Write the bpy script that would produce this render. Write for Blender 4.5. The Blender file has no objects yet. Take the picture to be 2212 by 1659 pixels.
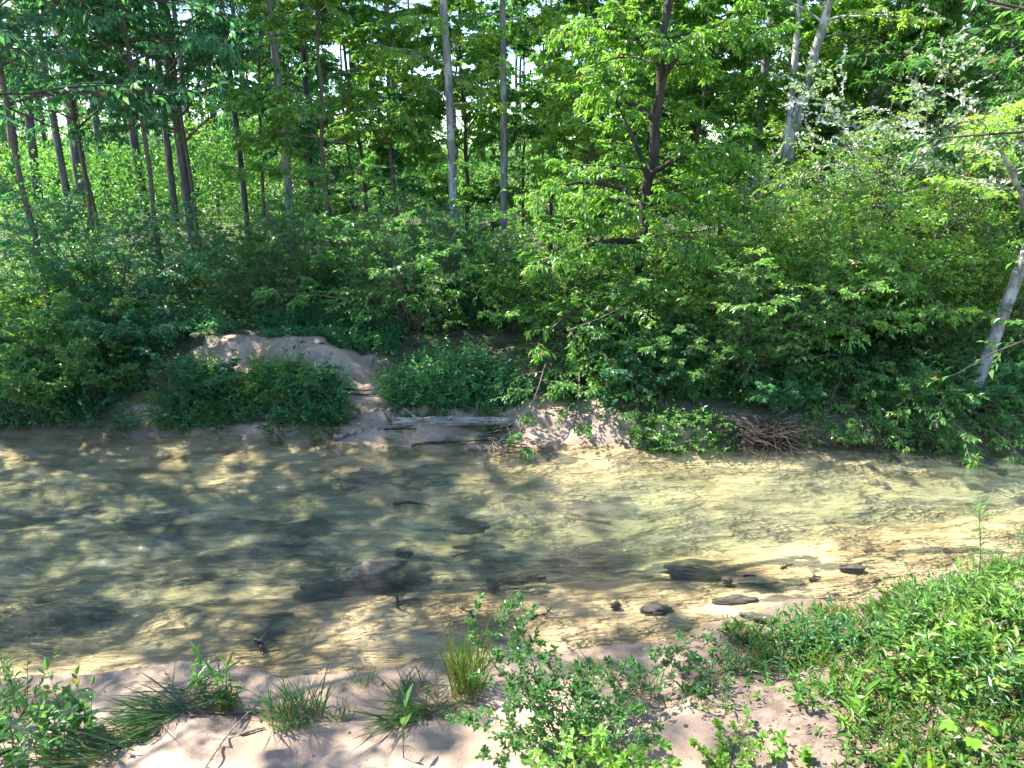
import bpy, math, random
import numpy as np
from mathutils import Vector

# ------------------------------------------------------------------ camera, sky, sun, exposure
sc = bpy.context.scene
C = sc.collection
CAM_H, PITCH, FPX = 4.0, math.radians(17.5), 1597.0      # FPX: focal length for a picture 2212 wide
cam_d = bpy.data.cameras.new('camera'); cam = bpy.data.objects.new('camera', cam_d); C.objects.link(cam)
cam_d.sensor_width = 36.0; cam_d.lens = 36.0 * FPX / 2212.0
cam_d.clip_start = 0.05; cam_d.clip_end = 2000
cam.location = (0, 0, CAM_H); cam.rotation_euler = (math.pi / 2 - PITCH, 0, 0)
sc.camera = cam

SUN_EL, SUN_AZ = math.radians(53), math.radians(296)       # azimuth clockwise from +Y: sun stands high on the left, a little ahead
w = bpy.data.worlds.new('World'); sc.world = w; w.use_nodes = True
nt = w.node_tree; bg = nt.nodes['Background']
sky = nt.nodes.new('ShaderNodeTexSky'); sky.sky_type = 'NISHITA'; sky.sun_disc = False
sky.sun_elevation = SUN_EL; sky.sun_rotation = SUN_AZ
sky.air_density = .9; sky.dust_density = .15; sky.ozone_density = 3
nt.links.new(sky.outputs[0], bg.inputs[0]); bg.inputs[1].default_value = 0.15
sd = bpy.data.lights.new('sun', 'SUN'); sd.energy = 5.0; sd.angle = math.radians(0.5); sd.color = (1, 0.95, 0.86)
sun = bpy.data.objects.new('sun', sd); C.objects.link(sun)
svec = Vector((math.sin(SUN_AZ) * math.cos(SUN_EL), math.cos(SUN_AZ) * math.cos(SUN_EL), math.sin(SUN_EL)))
sun.rotation_euler = svec.to_track_quat('Z', 'Y').to_euler(); sun.location = svec * 60
sc.view_settings.view_transform = 'Standard'; sc.view_settings.look = 'None'
sc.view_settings.gamma = 1; sc.view_settings.exposure = 1.98
sc.cycles.max_bounces = 6; sc.cycles.diffuse_bounces = 3; sc.cycles.glossy_bounces = 2
sc.cycles.transmission_bounces = 3; sc.cycles.transparent_max_bounces = 6
sc.cycles.caustics_reflective = False; sc.cycles.caustics_refractive = False
sc.cycles.sample_clamp_indirect = 4
sc.cycles.use_adaptive_sampling = True; sc.cycles.adaptive_threshold = 0.02
sc.cycles.use_denoising = True
try: sc.cycles.denoising_prefilter = 'ACCURATE'
except Exception: pass

# ------------------------------------------------------------------ picture <-> place helpers
cT, sT = math.cos(PITCH), math.sin(PITCH)
def ray(px, py):
    cx, cy = (px - 1106) / FPX, (829.5 - py) / FPX
    return np.array([cx, cT + cy * sT, -sT + cy * cT])
def at(px, py, Y):
    d = ray(px, py); t = Y / d[1]
    return np.array([d[0] * t, Y, CAM_H + d[2] * t])
def on_plane(px, py, z=0.0):
    d = ray(px, py); t = (z - CAM_H) / d[2]
    return np.array([d[0] * t, d[1] * t, z])

rs = np.random.RandomState
def vnoise(x, y, seed=0):
    x = np.asarray(x, float); y = np.asarray(y, float)
    xi, yi = np.floor(x).astype(np.int64), np.floor(y).astype(np.int64); xf, yf = x - xi, y - yi
    def h(a, b):
        n = (a * 374761393 + b * 668265263 + seed * 974711) & 0x7fffffff
        n = ((n ^ (n >> 13)) * 1274126177) & 0x7fffffff
        return ((n ^ (n >> 16)) & 0xffff) / 65535.0
    u, v = xf * xf * (3 - 2 * xf), yf * yf * (3 - 2 * yf)
    return (h(xi, yi) * (1 - u) + h(xi + 1, yi) * u) * (1 - v) + (h(xi, yi + 1) * (1 - u) + h(xi + 1, yi + 1) * u) * v
def fbm(x, y, seed=0, o=4):
    s, a, t = 0, 1, 0
    for k in range(o):
        s = s + a * vnoise(x * 2 ** k, y * 2 ** k, seed + k); t += a; a *= .5
    return s / t
def sstep(a, b, x):
    t = np.clip((x - a) / (b - a), 0, 1); return t * t * (3 - 2 * t)

# water's edge, near and far, read off the photograph on the plane of the water
nearpx = [(-700, 1500), (-100, 1465), (150, 1462), (330, 1440), (480, 1436), (620, 1462), (800, 1452), (1000, 1430), (1250, 1402), (1450, 1378), (1560, 1345),
          (1700, 1315), (1850, 1292), (2000, 1258), (2120, 1222), (2300, 1185), (3200, 1085)]
farpx = [(-1500, 938), (0, 940), (250, 945), (450, 940), (640, 950), (780, 957), (950, 966), (1130, 970), (1300, 962), (1500, 966), (1700, 955),
         (1900, 960), (2100, 955), (2250, 930), (2600, 850), (3400, 760)]
NE = np.array([on_plane(*p) for p in nearpx]); FE = np.array([on_plane(*p) for p in farpx])
def yn(x): return np.interp(x, NE[:, 0], NE[:, 1])
def yf(x): return np.interp(x, FE[:, 0], FE[:, 1])

def height(x, y):
    x = np.asarray(x, float); y = np.asarray(y, float)
    a = yn(x) + (.12 + .35 * sstep(.8, 2, x)) * (fbm(x * 2.2, y * 2.2, 3) - .5); b = yf(x) + .30 * (fbm(x * 1.7, y * 1.7, 5) - .5)
    # creek bed
    t = np.clip((y - a) / (b - a), 0, 1)
    bed = -.30 * np.sin(np.pi * t) ** .8 - .03
    bed = bed * (.55 + .9 * fbm(x * .8, y * 1.3, 11)) + .05 * (fbm(x * 3, y * 5, 15) - .5)
    shelf = 1 - sstep(.7, 1.7, y - a); shelf = shelf * sstep(-3.6, -1.2, x); bed = bed * (1 - .72 * shelf); bed = np.minimum(bed, -.012)
    # near side: a sand strip, a higher grassy bank on the right, the camera's own bank
    d = np.maximum(a - y, 0)
    near = .02 + .10 * np.minimum(d, 1.2) + .05 * (fbm(x * 1.8, y * 2.6, 21) - .5) * np.minimum(d * 3, 1)
    rb = sstep(1.15, 3.2, x + .25 * (y - 4.5)) * sstep(0, 1.5, d)
    near = near + rb * (.40 + .35 * (fbm(x * 1.3, y * 1.3, 31) - .5)) + .09 * (fbm(x * 5, y * 5, 33) - .5) * rb
    near = near - .05 * sstep(.5, .56, fbm(x * 1.1 + 3, y * 2.4, 25)) * sstep(.1, .5, d) * (1 - rb)
    ledge = sstep(.95, 1.3, x + .2 * np.sin(y * 5)) * sstep(.15, .45, d) * (1 - rb); near = near + .09 * ledge
    near = near + sstep(3.4, .8, y) * 1.9 * (1 - .35 * rb)
    # far side
    e = np.maximum(y - b, 0)
    left = .84 * sstep(0, 2.0, e) + .10 * sstep(0, .25, e)
    mid = .13 * sstep(0, .5, e) + .24 * sstep(.3, 1.3, e) + .46 * sstep(1.1, 2.5, e)
    right = .30 * sstep(0, .35, e) + .65 * sstep(.3, 2.2, e)
    wm = sstep(-3.1, -2.4, x) * (1 - sstep(1.0, 1.9, x)); wr = sstep(1.0, 1.9, x)
    far = left * (1 - wm) * (1 - wr) + mid * wm + right * wr
    far = far + .09 * (fbm(x * 1.6, y * 1.6, 41) - .5) * np.minimum(e * 2, 1) + .035 * (fbm(x * 6, y * 6, 43) - .5) * np.minimum(e * 4, 1)
    far = far + .10 * (fbm(x * 3, y * 3, 45) - .5) * np.minimum(e, 1)
    far = far + .10 * sstep(.46, .50, fbm(x * 1.4, y * 3.2, 49)) * sstep(.1, .5, e) * (1 - sstep(6, 9, e)) * (1 - wr)
    far = far + .03 * np.exp(-((x + 3.4) / 1.2) ** 2 - ((y - 12.0) / .6) ** 2)
    far = far + .5 * (fbm(x * .06, y * .06, 47) - .5) * sstep(18, 40, y) + sstep(60, 400, y) * 3
    return np.where(y < a, near, np.where(y > b, far, bed))
def hz(x, y): return float(height(x, y))
def ground_at(px, py):                                   # where the line of sight through a picture point meets the ground
    d = ray(px, py); o = np.array([0, 0, CAM_H]); t = 2.0
    for _ in range(4000):
        p = o + d * t
        if p[2] <= hz(p[0], p[1]): break
        t += .02
    return np.array([p[0], p[1], hz(p[0], p[1])])

# ------------------------------------------------------------------ object helpers
def tag(o, label=None, cat=None, group=None, kind=None):
    if label: o['label'] = label
    if cat: o['category'] = cat
    if group: o['group'] = group
    if kind: o['kind'] = kind
    return o
def empty(name, loc=(0, 0, 0), rz=0.0):
    o = bpy.data.objects.new(name, None); C.objects.link(o); o.location = loc; o.rotation_euler = (0, 0, rz)
    o.empty_display_size = .2; return o
def copy_thing(o):
    c = o.copy(); C.objects.link(c)
    for ch in list(o.children):
        d = ch.copy(); C.objects.link(d); d.parent = c
    return c
class MB:                                                # collects quads, links them as ONE mesh object
    def __init__(s): s.V = []; s.F = []; s.n = 0; s.R = []
    def add(s, V, F, R=None):
        V = np.asarray(V, float).reshape(-1, 3); F = np.asarray(F, np.int64).reshape(-1, 4)
        s.V.append(V); s.F.append(F + s.n); s.n += len(V)
        s.R.append(np.zeros((len(V), 4)) if R is None else R)
    def build(s, name, mat, parent=None, smooth=False, org=None):
        V = np.concatenate(s.V); F = np.concatenate(s.F); R = np.concatenate(s.R)
        if org is not None: V = V - np.asarray(org)
        me = bpy.data.meshes.new(name); nv, nf = len(V), len(F)
        me.vertices.add(nv); me.vertices.foreach_set('co', V.astype(np.float32).ravel())
        tri = F[:, 3] == F[:, 2]
        me.loops.add(int(nf * 4 - tri.sum())); me.polygons.add(nf)
        cnt = np.where(tri, 3, 4); st = np.concatenate([[0], np.cumsum(cnt)[:-1]])
        keep = np.ones((nf, 4), bool); keep[tri, 3] = False
        me.loops.foreach_set('vertex_index', F[keep].astype(np.int32))
        me.polygons.foreach_set('loop_start', st.astype(np.int32))
        me.polygons.foreach_set('use_smooth', np.full(nf, smooth))
        at_ = me.attributes.new('rnd', 'FLOAT_COLOR', 'POINT'); at_.data.foreach_set('color', R.astype(np.float32).ravel())
        me.update(calc_edges=True); me.materials.append(mat)
        o = bpy.data.objects.new(name, me); C.objects.link(o)
        if parent is not None: o.parent = parent
        elif org is not None: o.location = tuple(org)
        return o
def nrm(v): return v / np.maximum(np.linalg.norm(v, axis=-1, keepdims=True), 1e-9)

def tubes(mb, P, r0, r1, sides=5, lump=0, seed=0, power=1.0):
    """P (N,S,3) polylines swept with a tapering radius."""
    P = np.asarray(P, float)
    if P.ndim == 2: P = P[None]
    N, S, _ = P.shape; g = rs(seed)
    T = nrm(np.gradient(P, axis=1))
    ref = np.where(np.abs(T.mean(1))[:, 2:3] > .7, np.array([[1, 0, 0.]]), np.array([[0, 0, 1.]]))[:, None, :]
    U = nrm(np.cross(T, ref)); W = np.cross(T, U)
    t = (np.linspace(0, 1, S) ** power)[None, :]
    r = np.reshape(r0, (-1, 1)) * (1 - t) + np.reshape(r1, (-1, 1)) * t
    r = np.broadcast_to(r, (N, S)); a = np.arange(sides) / sides * 2 * np.pi
    rr = r[:, :, None] * (1 + lump * (g.rand(N, S, sides) - .5))
    V = P[:, :, None] + (U[:, :, None] * np.cos(a)[None, None, :, None] + W[:, :, None] * np.sin(a)[None, None, :, None]) * rr[..., None]
    idx = np.arange(N * S * sides).reshape(N, S, sides)
    A = idx[:, :-1, :]; B = np.roll(A, -1, 2); D = idx[:, 1:, :]; E = np.roll(D, -1, 2)
    F = np.stack([A, B, E, D], -1).reshape(-1, 4)
    # end caps
    caps = []
    for k in (0, S - 1):
        c = idx[:, k, :]
        for j in range(1, sides - 1):
            caps.append(np.stack([c[:, 0], c[:, j], c[:, j + 1], c[:, j + 1]], -1))
    F = np.concatenate([F] + caps)
    R = np.repeat(g.rand(N, 4), S * sides, 0)
    mb.add(V.reshape(-1, 3), F, R)

def grow(g, O, D, L, S=5, wander=.15, sag=.1):
    """Curved shoots: O, D (N,3) origins and directions, L (N,) lengths -> (N,S,3)."""
    N = len(O); P = np.zeros((N, S, 3)); P[:, 0] = O; d = nrm(D.copy())
    for k in range(1, S):
        d = nrm(d + g.normal(0, wander, (N, 3)) + np.array([0, 0, -sag]))
        P[:, k] = P[:, k - 1] + d * (L / (S - 1))[:, None]
    return P
def along(P, t):
    """points and tangents at parameters t (M,) of polylines P (M,S,3)"""
    S = P.shape[1]; f = t * (S - 1); i = np.minimum(f.astype(int), S - 2); w = (f - i)[:, None]
    m = np.arange(len(P)); a, b = P[m, i], P[m, i + 1]
    return a * (1 - w) + b * w, nrm(b - a)
def side_shoots(g, P, L, n, t0=.2, ang=.9, ratio=.4, flat=.8, S=4, wander=.12, sag=.08, lift=0.0):
    """n shoots per polyline, alternating left and right in a nearly level plane"""
    N = len(P); k = np.tile(np.arange(n), N); i = np.repeat(np.arange(N), n)
    t = np.clip(t0 + (1 - t0) * (k + g.rand(N * n)) / n, 0, .999)
    o, tan = along(P[i], t)
    up = nrm(np.array([0, 0, 1.]) + g.normal(0, 1 - flat, (N * n, 3)))
    side = nrm(np.cross(tan, up)) * np.where(k % 2, 1, -1)[:, None]
    bad = np.abs(tan[:, 2]) > .85
    az = g.rand(N * n) * 2 * np.pi; rad = np.stack([np.cos(az), np.sin(az), 0 * az], -1); side[bad] = rad[bad]
    a = ang * (.7 + .6 * g.rand(N * n)); d = tan * np.cos(a)[:, None] + side * np.sin(a)[:, None]; d[:, 2] += lift
    l = L[i] * ratio * (1.15 - .75 * t) * (.6 + .7 * g.rand(N * n))
    return grow(g, o, d, l, S, wander, sag), l

def leaf_mesh(mb, g, p, d, n, L, W, shape='kite', fold=.18, curl=.15):
    """leaves at p pointing along d with upper face n"""
    d = nrm(d); s = nrm(np.cross(n, d)); n = np.cross(d, s); L = L[:, None]; W = W[:, None]; M = len(p)
    R = g.rand(M, 4)
    if shape == 'kite':
        V = np.stack([p, p + d * L * .42 + s * W / 2 + n * W * fold, p + d * L - n * L * curl, p + d * L * .42 - s * W / 2 + n * W * fold], 1)
        b = np.arange(M)[:, None] * 4; F = b + np.array([[0, 1, 2, 2]]); F2 = b + np.array([[0, 2, 3, 3]])
        mb.add(V.reshape(-1, 3), np.concatenate([F, F2]), np.repeat(R, 4, 0))
    elif shape == 'oval':
        V = np.stack([p, p + d * L * .28 + s * W * .45 + n * W * fold, p + d * L * .66 + s * W * .42 + n * (W * fold - L * curl * .5), p + d * L - n * L * curl,
                      p + d * L * .66 - s * W * .42 + n * (W * fold - L * curl * .5), p + d * L * .28 - s * W * .45 + n * W * fold], 1)
        b = np.arange(M)[:, None] * 6; F = b + np.array([[0, 1, 2, 3]]); F2 = b + np.array([[0, 3, 4, 5]])
        mb.add(V.reshape(-1, 3), np.concatenate([F, F2]), np.repeat(R, 6, 0))
    elif shape == 'blade':                               # long grass-like leaf, four segments arching over
        rows = []
        for t, wd in ((0, .55), (.3, 1), (.6, .85), (.85, .45)):
            c = p + d * L * t + np.array([0, 0, -1.]) * L * curl * t * t
            rows += [c + s * W * wd / 2, c - s * W * wd / 2]
        rows.append(p + d * L - np.array([0, 0, 1.]) * L * curl)
        V = np.stack(rows, 1); b = np.arange(M)[:, None] * 9
        mb.add(V.reshape(-1, 3), np.concatenate([b + np.array([[0, 1, 3, 2]]), b + np.array([[2, 3, 5, 4]]), b + np.array([[4, 5, 7, 6]]), b + np.array([[6, 7, 8, 8]])]), np.repeat(R, 9, 0))
def leaves_on(mb, g, P, n, L, W, t0=.1, ang=1.0, droop=.35, jit=.45, shape='kite', curl=.15, keep=1.0):
    N = len(P); k = np.tile(np.arange(n), N); i = np.repeat(np.arange(N), n)
    t = np.clip(t0 + (1 - t0) * (k + .7 * g.rand(N * n)) / n, 0, .999)
    o, tan = along(P[i], t)
    up = nrm(np.array([0, 0, 1.]) + g.normal(0, jit, (N * n, 3)))
    side = nrm(np.cross(tan, up)) * np.where(k % 2, 1, -1)[:, None]
    a = ang * (.6 + .6 * g.rand(N * n)); a[k == n - 1] *= .2
    d = tan * np.cos(a)[:, None] + side * np.sin(a)[:, None]; d[:, 2] -= droop * (.3 + g.rand(N * n))
    d = d + g.normal(0, .15, d.shape)
    l = L * (.6 + .7 * g.rand(N * n)); sel = g.rand(N * n) < keep
    leaf_mesh(mb, g, o[sel], d[sel], up[sel], l[sel], (l * W)[sel], shape, curl=curl)

# ------------------------------------------------------------------ materials
def newmat(name):
    m = bpy.data.materials.new(name); m.use_nodes = True; t = m.node_tree
    return m, t, t.nodes, t.links, t.nodes['Principled BSDF']
def mixc(t, f, a, b):
    n = t.nodes.new('ShaderNodeMix'); n.data_type = 'RGBA'
    for i, v in ((0, f), (6, a), (7, b)):
        if isinstance(v, (int, float)): n.inputs[i].default_value = v
        elif isinstance(v, tuple): n.inputs[i].default_value = (*v, 1)[:4]
        else: t.links.new(v, n.inputs[i])
    return n.outputs[2]
def noise(t, scale, detail=4, rough=.55, vec=None, stretch=None, w=None):
    n = t.nodes.new('ShaderNodeTexNoise'); n.inputs['Scale'].default_value = scale
    n.inputs['Detail'].default_value = detail; n.inputs['Roughness'].default_value = rough
    if stretch:
        g = t.nodes.new('ShaderNodeNewGeometry'); mp = t.nodes.new('ShaderNodeMapping')
        mp.inputs['Rotation'].default_value = (0, 0, stretch[3] if len(stretch) > 3 else 0); mp.inputs['Scale'].default_value = stretch[:3]
        t.links.new(g.outputs['Position'], mp.inputs[0]); t.links.new(mp.outputs[0], n.inputs['Vector'])
    elif vec is not None: t.links.new(vec, n.inputs['Vector'])
    return n.outputs[0]
def ramp(t, f, a, b, v0=0.0, v1=1.0):
    n = t.nodes.new('ShaderNodeMapRange'); n.interpolation_type = 'SMOOTHSTEP'
    t.links.new(f, n.inputs[0]); n.inputs[1].default_value = a; n.inputs[2].default_value = b
    n.inputs[3].default_value = v0; n.inputs[4].default_value = v1; return n.outputs[0]
def bump(t, h, strength, dist, bs):
    b = t.nodes.new('ShaderNodeBump'); b.inputs['Strength'].default_value = strength; b.inputs['Distance'].default_value = dist
    t.links.new(h, b.inputs['Height']); t.links.new(b.outputs[0], bs.inputs['Normal']); return b
def leafmat(name, ca, cb, cc=None, trans=.5, rough=.38, spec=.6, warm=1.6, odd=.02):
    m, t, N, K, bs = newmat(name)
    a = N.new('ShaderNodeAttribute'); a.attribute_name = 'rnd'; sp = N.new('ShaderNodeSeparateColor'); K.new(a.outputs['Color'], sp.inputs[0])
    oi = N.new('ShaderNodeObjectInfo')
    col = mixc(t, sp.outputs[0], ca, cb)
    col = mixc(t, ramp(t, sp.outputs[1], .86, 1.0, 0, .8), col, cc or (cb[0] * 1.5, cb[1] * 1.25, cb[2]))
    col = mixc(t, ramp(t, sp.outputs[2], 1 - odd, 1 - odd + .004), col, (.16, .10, .035))
    hs = N.new('ShaderNodeHueSaturation'); K.new(col, hs.inputs['Color'])
    K.new(ramp(t, oi.outputs['Random'], 0, 1, .485, .515), hs.inputs['Hue'])
    K.new(ramp(t, oi.outputs['Random'], 1, 0, 1.0, 1.5), hs.inputs['Value'])
    K.new(hs.outputs[0], bs.inputs['Base Color']); bs.inputs['Roughness'].default_value = rough
    bs.inputs['Specular IOR Level'].default_value = spec
    tr = N.new('ShaderNodeBsdfTranslucent'); tc = N.new('ShaderNodeMix'); tc.data_type = 'RGBA'; tc.blend_type = 'MULTIPLY'; tc.inputs[0].default_value = 1
    K.new(hs.outputs[0], tc.inputs[6]); tc.inputs[7].default_value = (warm * 1.15, warm * 1.1, warm * .62, 1); K.new(tc.outputs[2], tr.inputs[0])
    mx = N.new('ShaderNodeMixShader'); mx.inputs[0].default_value = trans
    K.new(bs.outputs[0], mx.inputs[1]); K.new(tr.outputs[0], mx.inputs[2]); K.new(mx.outputs[0], N['Material Output'].inputs[0])
    return m
def barkmat(name, ca, cb, patch=None, scale=3.0, lying=False):
    m, t, N, K, bs = newmat(name)
    f = noise(t, 1.0, 6, .65, stretch=(scale, scale * 6, scale * 6) if lying else (scale * 6, scale * 6, scale))
    col = mixc(t, ramp(t, f, .35, .65), ca, cb)
    if patch: col = mixc(t, ramp(t, noise(t, 1, 5, .6, stretch=(3.5, 3.5, 2.2)), .52, .6), col, patch)
    K.new(col, bs.inputs['Base Color']); bs.inputs['Roughness'].default_value = .9; bump(t, f, .7, .03, bs); return m

LF = dict(
    bright=leafmat('leaf_bright', (.095, .225, .030), (.175, .315, .050), (.28, .37, .08)),
    mid=leafmat('leaf_mid', (.068, .185, .038), (.130, .265, .055)),
    dark=leafmat('leaf_dark_shade', (.042, .130, .036), (.085, .195, .046)),  # darkness of shaded foliage partly put into the leaf colour
    teal=leafmat('leaf_teal_shade', (.030, .125, .060), (.060, .190, .074), (.12, .24, .09)),  # bluish tone of foliage in shade, put into the leaf colour
    privet=leafmat('leaf_privet', (.050, .140, .040), (.090, .200, .055), (.14, .22, .06), rough=.36, spec=.5),
    pale=leafmat('leaf_pale', (.09, .18, .08), (.15, .24, .12), (.40, .44, .34), rough=.35, spec=.6),
    needle=leafmat('pine_needle', (.035, .075, .035), (.07, .12, .05), trans=.25),
    grass=leafmat('grass_blade', (.045, .110, .020), (.085, .165, .030), (.19, .19, .07), trans=.35, spec=.25, odd=.08),
    grassdark=leafmat('grass_blade_dark', (.034, .092, .036), (.060, .140, .040), (.16, .16, .07), trans=.3, odd=.05),
    flower=leafmat('white_blossom', (.36, .40, .34), (.48, .51, .45), (.58, .58, .56), trans=.1, warm=1, odd=.0),
    lemon=leafmat('leaf_lemon', (.13, .26, .024), (.17, .31, .030), (.25, .36, .05), trans=.45))
BK = dict(
    dark=barkmat('bark_dark', (.018, .014, .011), (.060, .048, .038)),
    pine=barkmat('bark_pine', (.045, .042, .042), (.150, .140, .135), scale=2),
    grey=barkmat('bark_grey', (.12, .12, .115), (.27, .265, .25), (.36, .36, .34)),
    white=barkmat('bark_white', (.15, .145, .135), (.32, .31, .29), (.50, .49, .46)),
    twig=barkmat('bark_twig', (.07, .055, .04), (.16, .125, .09), scale=8),
    redstem=barkmat('stem_red', (.10, .035, .03), (.16, .06, .05), scale=20),
    greenstem=barkmat('stem_green', (.06, .10, .03), (.10, .15, .05), scale=20),
    drift=barkmat('driftwood', (.07, .055, .045), (.30, .255, .21), scale=5),
    logwood=barkmat('log_wood', (.10, .085, .068), (.42, .37, .31), scale=4, lying=True),
    wet=barkmat('wet_wood', (.018, .014, .010), (.07, .055, .04), scale=6))

# ------------------------------------------------------------------ the ground and the creek bed: one sheet
def axis(lo, a, b, hi, fine):
    mid = np.arange(a, b, fine); out = []; s, v = fine, b
    while v < hi: out.append(v); s *= 1.12; v += s
    out.append(hi); low = []; s, v = fine, a - fine
    while v > lo: low.append(v); s *= 1.12; v -= s
    low.append(lo); return np.concatenate([low[::-1], mid, out])
gx = axis(-700, -8, 8.5, 700, .045); gy = axis(-150, 2.2, 13.5, 1000, .04)
GX, GY = np.meshgrid(gx, gy); GZ = height(GX, GY)
def sand_mask(x, y):
    """1 where bare pale sand lies, 0 where soil, litter and moss cover it"""
    m = np.zeros_like(x)
    near = y < yn(x) + .3
    rb = sstep(.95, 1.9, x + .25 * (y - 4.5) + .5 * (fbm(x * 2, y * 2, 61) - .5))
    m = np.where(near, 1 - rb, 1.0)
    far = y > yf(x) - .25
    def blob(px, py, rx, ry):
        p = ground_at(px, py); return np.exp(-(((x - p[0]) / rx) ** 2 + ((y - p[1]) / ry) ** 2) ** 2)
    f = np.zeros_like(x)
    for b in SANDS: f = np.maximum(f, blob(*b))
    f = sstep(.35, .6, f + .35 * (fbm(x * 3, y * 3, 63) - .5))
    return np.where(far, f, m)
SANDS = [(960, 925, 1.5, .6), (1180, 915, 1.0, .75), (1230, 955, 1.2, .35), (1350, 955, .9, .3), (790, 870, .35, .5), (800, 815, .5, .5), (640, 765, 1.35, .45), (500, 760, .7, .5),
         (520, 945, .9, .25), (760, 945, .8, .3), (1450, 962, .8, .22), (310, 890, .35, .18), (530, 820, .22, .3)]
SM = sand_mask(GX, GY)
V = np.stack([GX, GY, GZ], -1).reshape(-1, 3); ny, nx = GX.shape; I = np.arange(ny * nx).reshape(ny, nx)
F = np.stack([I[:-1, :-1], I[:-1, 1:], I[1:, 1:], I[1:, :-1]], -1).reshape(-1, 4)
depth = np.clip(-GZ / .4, 0, 1)
# dark litter and algae on the bed, with dappled shade put into the colour
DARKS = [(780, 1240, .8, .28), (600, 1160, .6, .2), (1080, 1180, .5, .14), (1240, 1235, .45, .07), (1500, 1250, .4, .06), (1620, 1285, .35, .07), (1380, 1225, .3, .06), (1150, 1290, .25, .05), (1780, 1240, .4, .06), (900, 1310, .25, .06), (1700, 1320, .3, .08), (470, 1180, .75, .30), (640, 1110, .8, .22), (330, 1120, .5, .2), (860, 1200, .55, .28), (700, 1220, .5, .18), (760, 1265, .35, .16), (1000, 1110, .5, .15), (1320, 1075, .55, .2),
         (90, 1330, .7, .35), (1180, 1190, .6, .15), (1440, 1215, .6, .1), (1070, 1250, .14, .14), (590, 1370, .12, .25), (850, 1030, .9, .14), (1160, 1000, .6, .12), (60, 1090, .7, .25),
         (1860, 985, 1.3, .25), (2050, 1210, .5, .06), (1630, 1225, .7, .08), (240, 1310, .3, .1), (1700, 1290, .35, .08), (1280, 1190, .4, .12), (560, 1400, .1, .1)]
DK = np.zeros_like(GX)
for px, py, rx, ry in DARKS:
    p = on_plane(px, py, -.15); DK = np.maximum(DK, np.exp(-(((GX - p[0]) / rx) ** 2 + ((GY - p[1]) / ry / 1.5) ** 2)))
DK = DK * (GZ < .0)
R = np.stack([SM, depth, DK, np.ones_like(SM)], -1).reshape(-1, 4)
m, t, N, K, bs = newmat('sand_and_soil')
a = N.new('ShaderNodeAttribute'); a.attribute_name = 'rnd'; sp = N.new('ShaderNodeSeparateColor'); K.new(a.outputs['Color'], sp.inputs[0])
geo = N.new('ShaderNodeNewGeometry'); sxyz = N.new('ShaderNodeSeparateXYZ'); K.new(geo.outputs['Position'], sxyz.inputs[0])
n1 = noise(t, 1.0, 6, .6, stretch=(1.6, 3.5, 1)); n2 = noise(t, 1.0, 8, .7, stretch=(9, 14, 9)); n3 = noise(t, 1, 4, .6, stretch=(60, 60, 60))
sand = mixc(t, ramp(t, n1, .35, .65), (.27, .19, .135), (.37, .27, .20))
sand = mixc(t, ramp(t, n3, .55, .75, 0, .35), sand, (.25, .17, .12))
soil = mixc(t, ramp(t, n2, .4, .6), (.10, .070, .052), (.20, .145, .11))
soil = mixc(t, ramp(t, sxyz.outputs[1], 9.8, 10.6), soil, mixc(t, n2, (.035, .04, .018), (.08, .075, .035)))
moss = mixc(t, n3, (.05, .075, .014), (.13, .14, .03))
soil = mixc(t, ramp(t, noise(t, 1, 5, .65, stretch=(1.8, 2.2, 2)), .52, .60, 0, .85), soil, moss)
dry = mixc(t, sp.outputs[0], soil, sand)
wetband = mixc(t, ramp(t, sxyz.outputs[2], .015, .07), mixc(t, .5, dry, (.17, .11, .07)), dry)
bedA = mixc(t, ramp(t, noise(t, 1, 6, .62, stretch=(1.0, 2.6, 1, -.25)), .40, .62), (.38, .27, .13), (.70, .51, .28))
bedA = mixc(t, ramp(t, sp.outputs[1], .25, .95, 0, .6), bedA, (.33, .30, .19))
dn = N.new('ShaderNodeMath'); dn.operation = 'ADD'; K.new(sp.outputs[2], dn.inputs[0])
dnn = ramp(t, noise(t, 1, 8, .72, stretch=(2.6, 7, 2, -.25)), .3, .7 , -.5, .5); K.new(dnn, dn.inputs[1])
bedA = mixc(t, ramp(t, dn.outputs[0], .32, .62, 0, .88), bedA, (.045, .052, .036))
under = ramp(t, sxyz.outputs[2], -.02, .008)
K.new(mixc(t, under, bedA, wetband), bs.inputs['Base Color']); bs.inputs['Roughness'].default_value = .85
hsum = N.new('ShaderNodeMath'); hsum.operation = 'MULTIPLY_ADD'; K.new(n2, hsum.inputs[0]); hsum.inputs[1].default_value = .9; sm = N.new('ShaderNodeMath'); sm.operation = 'MULTIPLY'; K.new(n3, sm.inputs[0]); sm.inputs[1].default_value = .3; K.new(sm.outputs[0], hsum.inputs[2])
rip = noise(t, 1.0, 4, .6, stretch=(3.0, 14, 1, -.35)); rm_ = N.new('ShaderNodeMath'); rm_.operation = 'MULTIPLY'; K.new(rip, rm_.inputs[0]); K.new(ramp(t, under, 0, 1, 1.3, 0), rm_.inputs[1])
dryh = N.new('ShaderNodeMath'); dryh.operation = 'MULTIPLY'; K.new(hsum.outputs[0], dryh.inputs[0]); K.new(ramp(t, under, 0, 1, .35, 1), dryh.inputs[1])
hs2 = N.new('ShaderNodeMath'); hs2.operation = 'ADD'; K.new(dryh.outputs[0], hs2.inputs[0]); K.new(rm_.outputs[0], hs2.inputs[1])
bump(t, hs2.outputs[0], .7, .035, bs)
mb = MB(); mb.add(V, F, R); gr = mb.build('ground', m, smooth=True); tag(gr, kind='structure')

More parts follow.
